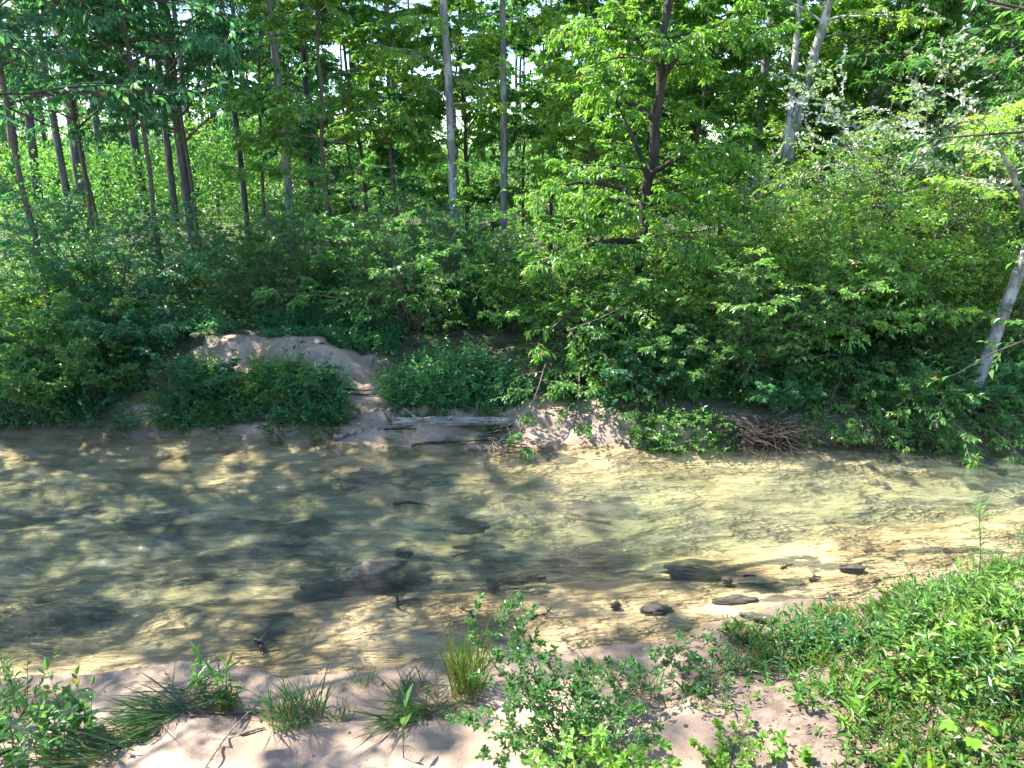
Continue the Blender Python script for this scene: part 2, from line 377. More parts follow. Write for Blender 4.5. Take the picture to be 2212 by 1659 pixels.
# ------------------------------------------------------------------ water
m, t, N, K, bs = newmat('creek_water')
a = N.new('ShaderNodeAttribute'); a.attribute_name = 'rnd'; sp = N.new('ShaderNodeSeparateColor'); K.new(a.outputs['Color'], sp.inputs[0]); dep = sp.outputs[0]
w1 = noise(t, 1, 4, .6, stretch=(1.5, 5.0, 1, -.25)); w2 = noise(t, 1, 4, .6, stretch=(4.2, 14, 1, -.30)); w3 = noise(t, 1, 3, .6, stretch=(10, 30, 1, -.1)); big = ramp(t, noise(t, 1, 3, .5, stretch=(.55, 1.1, 1)), .35, .65, .35, 1.5)
mm = N.new('ShaderNodeMath'); mm.operation = 'MULTIPLY_ADD'; K.new(w2, mm.inputs[0]); mm.inputs[1].default_value = .6; K.new(w1, mm.inputs[2])
m2 = N.new('ShaderNodeMath'); m2.operation = 'MULTIPLY_ADD'; K.new(w3, m2.inputs[0]); m2.inputs[1].default_value = .35; K.new(mm.outputs[0], m2.inputs[2])
m3 = N.new('ShaderNodeMath'); m3.operation = 'MULTIPLY'; K.new(m2.outputs[0], m3.inputs[0]); K.new(big, m3.inputs[1])
bp = N.new('ShaderNodeBump'); bp.inputs['Strength'].default_value = 1; bp.inputs['Distance'].default_value = .11; K.new(m3.outputs[0], bp.inputs['Height'])
fr = N.new('ShaderNodeFresnel'); fr.inputs['IOR'].default_value = 1.34; K.new(bp.outputs[0], fr.inputs['Normal'])
gl = N.new('ShaderNodeBsdfGlossy'); gl.inputs['Roughness'].default_value = .03; K.new(bp.outputs[0], gl.inputs['Normal'])
trn = N.new('ShaderNodeBsdfTransparent'); K.new(mixc(t, dep, (.98, .99, .97), (.76, .86, .76)), trn.inputs[0])
df = N.new('ShaderNodeBsdfDiffuse'); df.inputs[0].default_value = (.30, .32, .23, 1); K.new(bp.outputs[0], df.inputs['Normal'])
md = N.new('ShaderNodeMath'); md.operation = 'MULTIPLY'; K.new(ramp(t, mm.outputs[0], .5, 1.05, .03, .32), md.inputs[0]); K.new(dep, md.inputs[1])  # murk varied along the waves, imitating light streaks of the ripples
x1 = N.new('ShaderNodeMixShader'); K.new(md.outputs[0], x1.inputs[0]); K.new(trn.outputs[0], x1.inputs[1]); K.new(df.outputs[0], x1.inputs[2])
x2 = N.new('ShaderNodeMixShader'); K.new(fr.outputs[0], x2.inputs[0]); K.new(x1.outputs[0], x2.inputs[1]); K.new(gl.outputs[0], x2.inputs[2])
K.new(x2.outputs[0], N['Material Output'].inputs[0])
wx = np.concatenate([np.arange(-60, -9, 1.0), np.arange(-9, 9, .12), np.arange(9, 60.1, 1.0)]); rows = 60; lo = np.minimum(yn(wx) - .8, 20); hi = yf(wx) + .8; kk = np.arange(rows)[:, None] / (rows - 1)
WX = np.repeat(wx[None], rows, 0); WY = lo + (hi - lo) * kk; dpt = np.clip(-height(WX, WY) / .38, 0, 1); I = np.arange(rows * len(wx)).reshape(rows, -1)
mb = MB(); mb.add(np.stack([WX, WY, 0 * WX], -1), np.stack([I[:-1, :-1], I[:-1, 1:], I[1:, 1:], I[1:, :-1]], -1), np.stack([dpt] * 4, -1).reshape(-1, 4)); tag(mb.build('water', m), kind='structure')

# ------------------------------------------------------------------ trees
def crown_from(g, limbs, L, leafmb, brmb, sec=7, twigs=5, leaves=8, leaf=.09, lw=.5, r=.03, flat=.68, shape='kite', droop=.35, ratio=.42, t0=.25, tw_ratio=.55, tube=True, keep=1.0, sag=.06):
    s1, l1 = side_shoots(g, limbs, L, sec, t0, .95, ratio, flat, 4, .12, sag)
    s2, l2 = side_shoots(g, s1, l1, twigs, .15, .85, tw_ratio, flat, 4, .12, sag + .04)
    tips = np.concatenate([s2, s1]); leaves_on(leafmb, g, tips, leaves, leaf, lw, droop=droop, shape=shape, keep=keep)
    if len(limbs): leaves_on(leafmb, g, limbs, leaves + 2, leaf, lw, t0=.6, droop=droop, shape=shape, keep=keep)
    if tube:
        tubes(brmb, s1, r * .45, r * .12, 4); tubes(brmb, s2, r * .15, r * .06, 3)
def limbs_on(g, trunk, n, t0, t1, length, prof, lift=.35, sag=.05, S=7, wander=.12, az0=None, azw=None):
    t = np.sort(t0 + (t1 - t0) * g.rand(n)); k = np.arange(n); tr = np.repeat(trunk[None], n, 0); o, tan = along(tr, t)
    az = k * 2.4 + g.rand(n) * .8 if az0 is None else az0 + (g.rand(n) - .5) * azw
    lf = lift * (.4 + 1.0 * g.rand(n)); d = np.stack([np.cos(az), np.sin(az), lf], -1)
    u = (t - t0) / (t1 - t0); l = length * prof(u) * (.7 + .5 * g.rand(n))
    return grow(g, o, d, l, S, wander, sag), l
def path(pts, n=14):
    pts = np.asarray(pts, float); seg = np.concatenate([[0], np.cumsum(np.linalg.norm(np.diff(pts, axis=0), axis=1))]); u = np.linspace(0, seg[-1], n)
    P = np.stack([np.interp(u, seg, pts[:, k]) for k in range(3)], -1)
    P[1:-1] = .25 * P[:-2] + .5 * P[1:-1] + .25 * P[2:]; return P
def make_tree(name, trunk, r0, r1, leafm, barkm, seed, limbs=26, t0=.25, t1=.98, length=2.6, prof=None, label=None, cat='tree', group=None, leaf=.1, lw=.5, lift=.35, sag=.05,
              extra=None, exr=.07, top=True, extra_stems=(), az0=None, azw=None, **kw):
    """Empty at the foot > trunk (with its limbs), crown"""
    g = rs(seed); trunk = np.asarray(trunk); base = trunk[0]; prof = prof or (lambda u: 1 - .6 * u)
    root = empty(name, tuple(base)); tb, cb = MB(), MB()
    tubes(tb, trunk, r0, r1, 9, .14, seed, .9)
    for P, a, b in extra_stems: tubes(tb, P, a, b, 8, .12, seed + 1)
    lm, L = limbs_on(g, trunk, limbs, t0, t1, length, prof, lift, sag, az0=az0, azw=azw)
    tubes(tb, lm, np.minimum(.010 * L + .003, r0 * .5), .003, 5)
    for e in (extra or []):
        P = path(e, 7)[None]; ll = np.array([np.linalg.norm(P[0, -1] - P[0, 0])]); tubes(tb, P, np.minimum(.024 * ll + .012, exr), .006, 6); lm = np.concatenate([lm, P]); L = np.concatenate([L, ll])
    crown_from(g, lm, L, cb, tb, leaf=leaf, lw=lw, **kw)
    tb.build('trunk', barkm, root, True, base); cb.build('crown', leafm, root, False, base)
    return tag(root, label, cat, group)
def straight(base, h, lean=(0, 0), wob=.06, seed=0, n=16):
    g = rs(seed); t = np.linspace(0, 1, n); P = np.stack([base[0] + lean[0] * t * h, base[1] + lean[1] * t * h, base[2] + h * t], -1)
    w = np.cumsum(g.normal(0, wob * .25, (n, 2)), 0); P[:, :2] += w - w[0]; return P
def trunk_px(pts, Y, h_top, r=None, n=22, foot=None):
    """trunk through picture points at depth Y, carried down to the ground and up to h_top"""
    W = [at(px, py, Y) for px, py in pts]; W.sort(key=lambda p: p[2])
    lo, hi = W[0], W[-1]; sl = (W[1] - W[0]) / (W[1][2] - W[0][2]); z0 = hz(lo[0], Y) - .1
    f = lo + sl * (z0 - lo[2]) * .8; f[2] = z0; s2 = (W[-1] - W[-2]) / max(W[-1][2] - W[-2][2], .1)
    P = [f] + W
    if h_top > hi[2] + .3: P.append(np.array([hi[0] + s2[0] * (h_top - hi[2]) * .6, Y, h_top]))
    return path(P, n)

# --- the dark forked tree at the water's far side, right of the middle
tp = trunk_px([(1352, 720), (1374, 640), (1374, 560), (1394, 480), (1392, 410), (1416, 340), (1412, 260), (1432, 185), (1422, 110), (1444, 20)], 12.6, 8.6, n=40)
ex = [[at(1428, 150, 12.6), at(1395, 75, 12.4), at(1330, 60, 12.2), at(1265, 48, 12.0), at(1190, 60, 11.8)],
      [at(1400, 390, 12.6), at(1375, 310, 12.4), at(1330, 215, 12.3), at(1300, 165, 12.1)],
      [at(1418, 260, 12.6), at(1370, 225, 12.3), at(1300, 195, 12.0), at(1230, 190, 11.7)],
      [at(1425, 180, 12.6), at(1470, 110, 12.4), at(1540, 60, 12.2), at(1620, 50, 12.2)],
      [at(1395, 430, 12.6), at(1330, 400, 12.1), at(1240, 390, 11.7), at(1150, 420, 11.4)],
      [at(1385, 520, 12.6), at(1310, 520, 12.0), at(1220, 540, 11.5), at(1150, 580, 11.1)],
      [at(1372, 610, 12.6), at(1300, 640, 11.8), at(1220, 680, 11.2), at(1160, 740, 10.9)],
      [at(1385, 560, 12.6), at(1440, 560, 12.0), at(1520, 590, 11.6), at(1600, 640, 11.3)],
      [at(1380, 640, 12.6), at(1340, 700, 11.6), at(1290, 760, 10.9), at(1260, 810, 10.6)],
      [at(1400, 380, 12.6), at(1460, 340, 12.1), at(1540, 320, 11.8), at(1620, 350, 11.6)]]
make_tree('broadleaf_tree', tp, .115, .045, LF['bright'], BK['dark'], 101, limbs=30, t0=.14, t1=.97, length=2.0, extra=ex, leaf=.105, lw=.44, sec=9, twigs=6, leaves=8, droop=.55,
          prof=lambda u: .9 - .2 * u, label='dark-barked forked tree with drooping bright leaves on the far bank right of the log')

# --- pale trunks
def pale(pts, Y, top, r0, r1, leafm, bark, seed, label, **kw):
    return make_tree('broadleaf_tree', trunk_px(pts, Y, top), r0, r1, LF[leafm], BK[bark], seed, label=label, **kw)
st2 = path([at(1690, 400, 17), at(1700, 300, 17.1), at(1712, 200, 17.2), at(1722, 60, 17.3), at(1735, -80, 17.4)], 10)
pale([(1672, 500), (1688, 420), (1705, 330), (1728, 230), (1752, 140), (1775, 70)], 17, 12.5, .13, .06, 'bright', 'white', 111,
     'white-barked tree whose trunk forks in two above the bright shrubs', extra_stems=[(st2, .11, .05)], limbs=22, t0=.45, length=2.8, sec=7, twigs=5, leaves=7, leaf=.11)
pale([(1628, 420), (1640, 260), (1650, 170), (1665, 40)], 19, 12, .13, .06, 'mid', 'grey', 112, 'slim grey trunk just left of the white forked tree', limbs=16, t0=.4, length=2.2, leaf=.11)
pale([(982, 520), (978, 400), (972, 240), (965, 100), (958, 20)], 17, 12, .11, .06, 'bright', 'grey', 113, 'pale grey tree with fresh yellow-green leaves above the middle of the log',
     limbs=30, t0=.32, length=1.8, sec=8, twigs=5, leaves=7, leaf=.10)
pale([(1088, 610), (1089, 400), (1088, 200), (1086, 80)], 18, 12, .095, .06, 'mid', 'grey', 114, 'straight grey trunk against the dark gap in the middle of the wood', limbs=18, t0=.5, length=2.2, leaf=.11)
pale([(633, 560), (622, 400), (606, 240), (592, 90), (582, 5)], 18, 13, .10, .07, 'teal', 'grey', 115, 'smooth pale trunk leaning left behind the sandy mound', limbs=14, t0=.62, length=2.6, leaf=.11)
pale([(1850, 330), (1870, 275), (1885, 230)], 18, 9, .12, .05, 'mid', 'white', 116, 'broken pale trunk rising from the white-flowering shrub', limbs=14, t0=.5, length=2.2, leaf=.11)
pale([(1905, 330), (1935, 215), (1965, 90)], 20, 12, .13, .06, 'mid', 'white', 117, 'pale leaning trunk behind the white-flowering shrub', limbs=20, t0=.4, length=2.6, leaf=.12)
pale([(1985, 300), (1990, 250), (2010, 130)], 17, 11, .10, .05, 'dark', 'dark', 118, 'dark branching tree behind the right end of the flowering shrub', limbs=22, t0=.35, length=2.6, leaf=.11)
# leaning trunk at the right edge
tp = trunk_px([(2112, 825), (2150, 720), (2185, 630), (2212, 560), (2260, 430), (2310, 300)], 10.7, 8.5, n=20)
make_tree('broadleaf_tree', tp, .095, .05, LF['bright'], BK['grey'], 119, limbs=16, t0=.35, length=2.2, leaf=.085, label='thick pale trunk leaning right over the creek at the right edge',
          extra=[[at(2230, 500, 11.2), at(2190, 380, 10.6), at(2150, 300, 10.2), at(2120, 260, 10)]])

# --- pine stand on the left
g0 = rs(5)
def make_pine(trunk, r0, r1, seed, label, crown_t=.62, group=None):
    g = rs(seed); base = trunk[0]; root = empty('pine_tree', tuple(base)); tb, cb = MB(), MB()
    tubes(tb, trunk, r0, r1, 9, .12, seed)
    lm, L = limbs_on(g, trunk, 26, crown_t, .99, 2.4, lambda u: 1 - .65 * u, .35, .02, S=5)
    tubes(tb, lm, .03, .008, 4); dd, dl = limbs_on(g, trunk, 14, .25, crown_t, 1.1, lambda u: .5 + u, .15, .06, S=5, wander=.2); tubes(tb, dd, .014, .003, 3)
    s1, l1 = side_shoots(g, lm, L, 8, .25, .8, .35, .6, 3); tubes(tb, s1, .01, .004, 3)
    leaves_on(cb, g, s1, 26, .20, .07, t0=.2, ang=1.0, droop=-.1, jit=1.0, curl=.1); leaves_on(cb, g, lm, 20, .20, .07, t0=.5, droop=-.1, jit=1)
    tb.build('trunk', BK['pine'], root, True, base); cb.build('crown', LF['needle'], root, False, base)
    return tag(root, label, 'pine tree', group or 'tall pines of the stand on the left')
PINES = [([(108, 215), (132, 350), (156, 480)], 24, 14, 'dark slender pine leaning hardest of the left stand'),
         ([(148, 190), (166, 320), (184, 445)], 25, 26, 'thickest dark pine trunk in the left stand'),
         ([(198, 205), (216, 320), (234, 435)], 30, 14, 'pine just right of the thickest trunk'),
         ([(62, 230), (70, 330), (82, 420)], 27, 17, 'grey pine close to the left edge of the photo'),
         ([(92, 270), (101, 340), (112, 410)], 40, 9, 'thin far pine left of the leaning dark one'),
         ([(236, 230), (248, 320), (262, 410)], 42, 8, 'hair-thin far pine between the middle pines'),
         ([(276, 210), (296, 340), (314, 455)], 27, 17, 'straight grey-brown pine in the centre of the left stand'),
         ([(270, 260), (280, 350), (294, 440)], 36, 8, 'thin pine close behind the straight grey-brown one'),
         ([(318, 280), (328, 350), (338, 430)], 45, 7, 'far thin pine in the bright gap'),
         ([(338, 290), (346, 360), (356, 450)], 40, 8, 'thin pine at the right side of the bright gap'),
         ([(355, 250), (368, 370), (381, 490)], 24, 14, 'pine with lit left side beside the bright gap'),
         ([(382, 260), (402, 420), (422, 562)], 20, 19, 'nearest pine of the left stand, bare down to the shrubs'),
         ([(415, 330), (424, 400), (432, 480)], 32, 11, 'grey pine behind the nearest one'),
         ([(484, 60), (510, 260), (538, 525)], 21, 12, 'slender dark trunk halfway between nearest pine and pale trunk'),
         ([(652, 40), (664, 260), (676, 530)], 22, 13, 'dark straight trunk right of the pale leaning one'),
         ([(22, 240), (30, 330), (40, 430)], 28, 18, 'pine trunk at the very left edge'),
         ([(168, 260), (178, 340), (190, 420)], 50, 7, 'far pine seen past the thickest trunk'),
         ([(456, 200), (462, 320), (470, 450)], 36, 9, 'thin pine in the foliage right of the nearest one')]
for k, (pts, Y, wpx, lab) in enumerate(PINES):
    tr = trunk_px(pts, Y, 17 + (k * 37 % 5), n=14); r = wpx / FPX * Y / 2
    make_pine(tr, r * 1.08, r * .6, 200 + k, lab)
# far pines whose crowns stand against the sky: two are built, the others copied
gp = rs(77); protos = []
for k in range(3):
    tr = straight((0, 0, 0), 19 + k, (0, 0), .12, 300 + k); protos.append(make_pine(tr, .16, .07, 310 + k, 'far pine standing deep in the wood, bare trunk and high thin crown', .55, 'far pines deep in the wood'))
far = []
for k in range(58):
    Y = 42 + 55 * gp.rand(); X = (gp.rand() * 1.9 - 1.02) * Y * .72
    far.append((X, Y))
for k, (X, Y) in enumerate(far):
    o = protos[k] if k < 3 else copy_thing(protos[k % 3])
    s = .7 + .35 * gp.rand(); o.location = (X, Y, hz(X, Y) - .1); o.scale = (s, s, s); o.rotation_euler = (gp.normal(0, .02), gp.normal(0, .02), gp.rand() * 6)

# --- understorey trees: four kinds, copied
def understorey(seed, h, leafm, leaf, label, limbs=24, length=2.3, bark='twig', r0=.06, t0=.12, lift=.75, **kw):
    return make_tree('understorey_tree', straight((0, 0, 0), h, (0, 0), .14, seed), r0, .012, LF[leafm], BK[bark], seed, limbs=limbs, t0=t0, length=length, leaf=leaf, label=label, lift=lift, sag=.09, sec=8, twigs=6, leaves=11, **kw)
K_ = dict(
    teal=understorey(401, 9.5, 'teal', .115, 'x', limbs=34, prof=lambda u: 1 - .55 * u, droop=.6),
    mid=understorey(402, 9.5, 'mid', .115, 'x', limbs=34, prof=lambda u: 1 - .5 * u, droop=.5),
    bright=understorey(403, 8.5, 'bright', .115, 'x', limbs=34, droop=.45),
    dark=understorey(404, 9, 'dark', .11, 'x', limbs=34, droop=.5),
    tealb=understorey(405, 12.5, 'teal', .115, 'x', limbs=34, length=3.0, t0=.30, droop=.9))
SHADE_CANOPY = [(-9.8, 11.4, 1.0), (-14, 11.8, 1.0), (-9.2, 3.4, .8)]
used = set()
def put(kind, X, Y, s, label, rz=None, group='understorey trees behind the far bank', tilt=0):
    o = K_[kind] if kind not in used else copy_thing(K_[kind]); used.add(kind)
    g = rs(int(abs(X * 131 + Y * 17)) + 3); o.location = (X, Y, hz(X, Y) - .05); o.scale = (s, s, s * (.92 + .16 * g.rand()))
    o.rotation_euler = (g.normal(0, .04), tilt + g.normal(0, .03), g.rand() * 6.28 if rz is None else rz)
    o['label'] = label; o['group'] = group; return o
def xat(px, Y): return ray(px, 420)[0] / ray(px, 420)[1] * Y
U = [('tealb', 60, 13.5, 1.0, 'teal-green tree overhanging the upper left corner'),
     ('tealb', 330, 16, 1.0, 'drooping teal tree in front of the left pines'),
     ('tealb', 560, 24, 1.0, 'teal-green tree left of the pale leaning trunk'),
     ('mid', 720, 17, 1.05, 'mid-green tree right of the dark straight trunk'),
     ('teal', 800, 21, 1.1, 'teal-green tree filling the gap left of the pale grey tree'),
     ('mid', 860, 19, .9, 'mid-green young tree left of the pale grey tree'),
     ('bright', 1010, 21, 1.1, 'bright green tree behind the pale grey tree'),
     ('mid', 1190, 20.5, 1.1, 'mid-green tree right of the straight grey trunk'),
     ('bright', 1270, 16.5, .8, 'bright green tree left of the dark forked tree'),
     ('bright', 1490, 18, 1.1, 'bright green tree right of the dark forked tree'),
     ('mid', 1560, 22, 1.2, 'mid-green tree behind the slim grey trunk'),
     ('bright', 1830, 20, 1.15, 'bright green tree right of the white forked tree'),
     ('bright', 1880, 23, 1.2, 'bright tree deep behind the flowering shrub'),
     ('dark', 2050, 15.5, 1.15, 'dark green tree above the right end of the flowering shrub'),
     ('dark', 2180, 13.5, 1.1, 'dark green tree over the leaning pale trunk'),
     ('bright', 1660, 24, 1.2, 'bright tree far behind the white forked trunk'),
     ('mid', 1400, 20, 1.1, 'mid-green tree behind the dark forked tree'),
     ('bright', 250, 40, .45, 'sunlit young tree seen between the left pines'),
     ('bright', 350, 44, .45, 'sunlit young tree in the bright gap of the pines'),
     ('bright', 130, 38, .45, 'sunlit young tree behind the leaning dark pine'),
     ('mid', 450, 32, .5, 'mid-green young tree behind the nearest pine'),
     ('mid', 620, 27, 1.0, 'mid-green tree far behind the pale leaning trunk'),
     ('dark', 760, 26, 1.0, 'dark green tree deep in the wood left of the middle'),
     ('dark', 1130, 24, 1.0, 'dark green tree at the dark gap in the middle'),
     ('teal', 1330, 26, 1.1, 'teal tree deep in the wood left of the forked tree'),
     ('mid', 2000, 25, 1.2, 'mid-green tree deep in the wood on the right'),
     ('bright', 2190, 22, 1.2, 'bright tree deep in the wood at the right edge'),
     ('bright', 1960, 18, 1.2, 'bright green tree rising above the blossom shrub'),
     ('bright', 2120, 18, 1.2, 'bright green tree above the leaning trunk'),
     ('mid', 1300, 22, 1.2, 'mid-green tree deep behind the left limbs of the forked tree'),
     ('mid', 1500, 27, 1.4, 'mid-green tree deep in the wood right of the forked tree'),
     ('mid', 690, 33, 1.4, 'mid-green tree deep in the wood left of the middle'),
     ('tealb', 200, 19, 1.0, 'teal-green tree hanging over the thickest pine'),
     ('bright', 1780, 30, 1.4, 'bright tree deep in the wood on the right'),
     ('bright', 40, 48, 0.9, 'far sunlit tree behind the left-edge pines'),
     ('mid', 120, 55, 1.0, 'far green tree behind the leaning pine'),
     ('bright', 210, 60, 1.1, 'far sunlit tree seen right of the thickest pine'),
     ('teal', 290, 52, 1.0, 'far teal tree behind the straight grey-brown pine'),
     ('bright', 370, 62, 1.2, 'far sunlit tree behind the bright gap'),
     ('mid', 450, 50, 1.1, 'far green tree behind the nearest pine'),
     ('bright', 540, 46, 1.0, 'far sunlit tree behind the slender dark trunk'),
     ('mid', 640, 44, 1.3, 'far green tree behind the pale leaning trunk'),
     ('bright', 1400, 38, 1.5, 'far sunlit tree behind the forked tree'),
     ('mid', 1650, 36, 1.5, 'far green tree behind the white forked tree'),
     ('bright', 2060, 34, 1.5, 'far sunlit tree at the right'),
     ('tealb', 190, 17.5, .92, 'teal-green tree whose drooping leaves veil the tops of the left pines'),
     ('tealb', 420, 18.5, .92, 'teal-green tree with high drooping leaves over the nearest pine'),
     ('teal', 980, 34, 1.3, 'teal tree far behind the pale grey tree'),
     ('mid', 1180, 38, 1.4, 'far green tree right of the straight grey trunk'),
     ('teal', 560, 36, 1.2, 'far teal tree left of the pale leaning trunk'),
     ('dark', 230, 33, .9, 'dark green tree behind the middle pines'),
     ('teal', 60, 36, 1.1, 'far teal tree behind the left-edge pines'),
     ('teal', 400, 40, 1.2, 'far teal tree between the bright gap and the nearest pine'),
     ('mid', 820, 42, 1.5, 'far green tree left of the middle of the wood'),
     ('mid', 5, 26, .5, 'mid-green tree at the left edge behind the shrubs')]
for kind, px, Y, s, lab in U: put(kind, xat(px, Y), Y, s, lab)

# --- distant woodland: reads as one mass
g = rs(9); cb = MB(); M = 330000
Yw = 24 + 70 * g.rand(M) ** 1.5; Xw = (g.rand(M) * 2 - 1) * Yw * .95
top = 1.0 + 4.5 * fbm(Xw * .16, Yw * .16, 91) ** 1.2 * (1 + .012 * Yw)
zz = height(Xw, Yw) + top * g.rand(M) ** .75
sel = fbm(Xw * .35, Yw * .35 + zz * .5, 93) > .44
p = np.stack([Xw, Yw, zz], -1)[sel]; n = nrm(np.array([0, 0, 1.]) + g.normal(0, .7, p.shape)); d = nrm(g.normal(0, 1, p.shape) + np.array([0, 0, -.4])); L = (.07 + .08 * g.rand(len(p))) * (.5 + p[:, 1] / 40)
leaf_mesh(cb, g, p, d, n, L, L * .6); o = cb.build('distant_woodland', LF['mid']); tag(o, 'distant leafy undergrowth of the wood seen between the trunks', 'undergrowth', kind='stuff')

# ------------------------------------------------------------------ shrubs
def make_shrub(name, seed, stems, h, spread, leafm, leaf, label, bark='twig', lift=1.5, sag=.07, sec=9, twigs=6, leaves=9, lw=.5, shape='kite', droop=.3, flowers=0, cat='shrub', keep=1, r=.018, base_r=.25, group=None):
    g = rs(seed); az = np.arange(stems) * 2.4 + g.rand(stems); root = empty(name); tb, cb = MB(), MB()
    o = np.stack([np.cos(az), np.sin(az), 0 * az], -1) * (base_r * g.rand(stems))[:, None]
    d = np.stack([np.cos(az) * spread, np.sin(az) * spread, lift * (.7 + .6 * g.rand(stems))], -1); L = h * (.65 + .5 * g.rand(stems))
    P = grow(g, o, d, L, 9, .10, sag); tubes(tb, P, r, r * .25, 5)
    crown_from(g, P, L, cb, tb, sec=sec, twigs=twigs, leaves=leaves, leaf=leaf, lw=lw, r=r, shape=shape, droop=droop, t0=.1, ratio=.32, keep=keep)
    tb.build('stems', BK[bark], root, True); cb.build('foliage', LF[leafm], root)
    if flowers:
        s1, l1 = side_shoots(g, P, L, 12, .55, .9, .30, .8); fb = MB(); leaves_on(fb, g, s1, flowers, .06, .8, t0=.2, droop=.0, jit=.8); fb.build('blossom', LF['flower'], root)
    return tag(root, label, cat, group)
SK = dict(
    green=make_shrub('shrub', 501, 20, 3.3, .75, 'mid', .085, 'x'),
    teal=make_shrub('shrub', 502, 20, 3.1, .75, 'teal', .08, 'x', droop=.4),
    dark=make_shrub('shrub', 503, 20, 3.0, .7, 'dark', .075, 'x', droop=.4),
    bright=make_shrub('shrub', 504, 24, 4.3, .7, 'bright', .08, 'x'),
    pale=make_shrub('flowering_shrub', 505, 24, 4.8, .65, 'pale', .07, 'x', flowers=22),
    small=make_shrub('shrub', 506, 14, 1.2, .9, 'teal', .06, 'x', sec=8, r=.01),
    smalld=make_shrub('shrub', 507, 14, 1.2, .9, 'dark', .06, 'x', sec=8, r=.01),
    hang=make_shrub('shrub', 508, 18, 2.4, 1.3, 'mid', .075, 'x', lift=.75, sag=.26, droop=.5))
sused = set()
def shrub(kind, px, Y, s, label, dz=0, sz=1, group='shrubs along the far bank', X=None):
    o = SK[kind] if kind not in sused else copy_thing(SK[kind]); sused.add(kind)
    g = rs(int(abs(px) * 7 + Y * 31)); d = ray(px, 700); X = d[0] / d[1] * Y if X is None else X
    o.location = (X, Y, hz(X, Y) - .04 + dz); o.scale = (s, s, s * sz); o.rotation_euler = (g.normal(0, .05), g.normal(0, .05), g.rand() * 6.28)
    o['label'] = label; o['group'] = group; return o
SH = [('teal', 250, 13.0, .92, 'big rounded teal shrub left of the sandy mound'),
      ('teal', 90, 14.5, .8, 'teal shrub under the left pines at the left edge'),
      ('dark', -70, 12.0, .55, 'dark shrub at the left edge low over the bank'),
      ('green', 160, 16, .65, 'green shrub at the foot of the thickest pine'),
      ('teal', 400, 16.5, .55, 'teal shrub at the foot of the nearest pine'),
      ('dark', 580, 13.9, .8, 'dark round shrub right behind the sandy mound'),
      ('dark', 690, 15.2, .6, 'dark shrub in deep shade right of the round one'),
      ('green', 520, 18.5, .5, 'green shrub behind the dark round one'),
      ('teal', 620, 21, .5, 'teal shrub at the foot of the pale leaning trunk'),
      ('green', 880, 12.9, .95, 'large leafy shrub behind the middle of the bank'),
      ('teal', 1010, 13.8, .72, 'teal shrub right of the large middle shrub'),
      ('teal', 830, 14.6, .55, 'teal shrub left of the large middle shrub'),
      ('dark', 780, 18, .5, 'low dark shrub in the shaded wood left of the middle'),
      ('green', 1180, 12.8, .75, 'green shrub left of the dark forked tree'),
      ('hang', 1250, 11.8, .95, 'arching shrub below the left limbs of the forked tree'),
      ('dark', 1120, 15.5, .55, 'dark shrub at the dark gap in the middle'),
      ('green', 1420, 12.4, .72, 'green shrub at the foot of the forked tree'),
      ('bright', 1560, 12.8, .78, 'bright yellow-green shrub right of the forked tree'),
      ('bright', 1680, 13.6, .5, 'bright shrub at the foot of the white forked tree'),
      ('bright', 1800, 12.6, .8, 'tall bright shrub below the flowering one'),
      ('pale', 1960, 14.2, 1.15, 'tall shrub covered in white blossom on the right'),
      ('pale', 1780, 15.2, .72, 'smaller white-flowering shrub beside the forked white tree'),
      ('bright', 2060, 13.0, .8, 'bright shrub right below the blossom'),
      ('green', 1940, 12.0, .8, 'green shrub in front of the blossom shrub'),
      ('green', 1720, 11.6, .8, 'green shrub above the brush pile'),
      ('hang', 1860, 11.4, .95, 'arching shrub hanging over the dark hollow'),
      ('hang', 2010, 11.2, 1.0, 'arching shrub dipping to the water on the right'),
      ('hang', 1520, 11.7, .85, 'arching shrub right of the forked tree above the sand'),
      ('bright', 2170, 12.4, .85, 'bright shrub behind the leaning trunk'),
      ('dark', 2060, 11.5, .7, 'dark shrub at the foot of the leaning trunk'),
      ('dark', 1620, 11.2, .6, 'low dark shrub left of the brush pile'),
      ('smalld', 1440, 11.1, .8, 'small dark bush on the bank edge right of the bare sand'),
      ('smalld', 1500, 10.8, .8, 'low dark bush beside the waterline'),
      ('smalld', 1350, 11.4, 1.1, 'small dark bush above the bare sand'),
      ('small', 1400, 10.8, .85, 'small teal bush standing at the right end of the bare sand'),
      ('small', 1700, 10.45, .6, 'small bush trailing behind the brush pile'),
      ('small', 2080, 10.3, .8, 'small leafy bush touching the water at the right'),
      ('hang', 1940, 10.9, .85, 'arching shrub reaching furthest over the hollow'),
      ('hang', 1790, 10.9, .7, 'arching shrub right behind the pale slanting sticks'),
      ('hang', 2070, 10.6, .8, 'arching shrub whose tips dip into the water at the right'),
      ('green', 1860, 12.6, .85, 'leafy shrub above the dark hollow'),
      ('hang', 1330, 11.5, .8, 'arching shrub over the right end of the bare sand'),
      ('small', 640, 10.7, .6, 'small teal bush hanging over the left bank'),
      ('small', 420, 10.8, .75, 'low teal bush on the left bank edge'),
      ('smalld', 200, 10.9, .9, 'low dark bush on the left bank edge'),
      ('smalld', 60, 10.7, 1.0, 'low dark bush at the left edge of the bank'),
      ('small', 300, 11.6, 1.1, 'teal bush on the slope left of the sandy mound'),
      ('smalld', 130, 11.6, 1.3, 'dark bush on the slope at the left'),
      ('smalld', 1980, 10.4, .8, 'small dark bush over the water under the arching shrub')]
for kind, px, Y, s, lab in SH: shrub(kind, px, Y, s, lab)

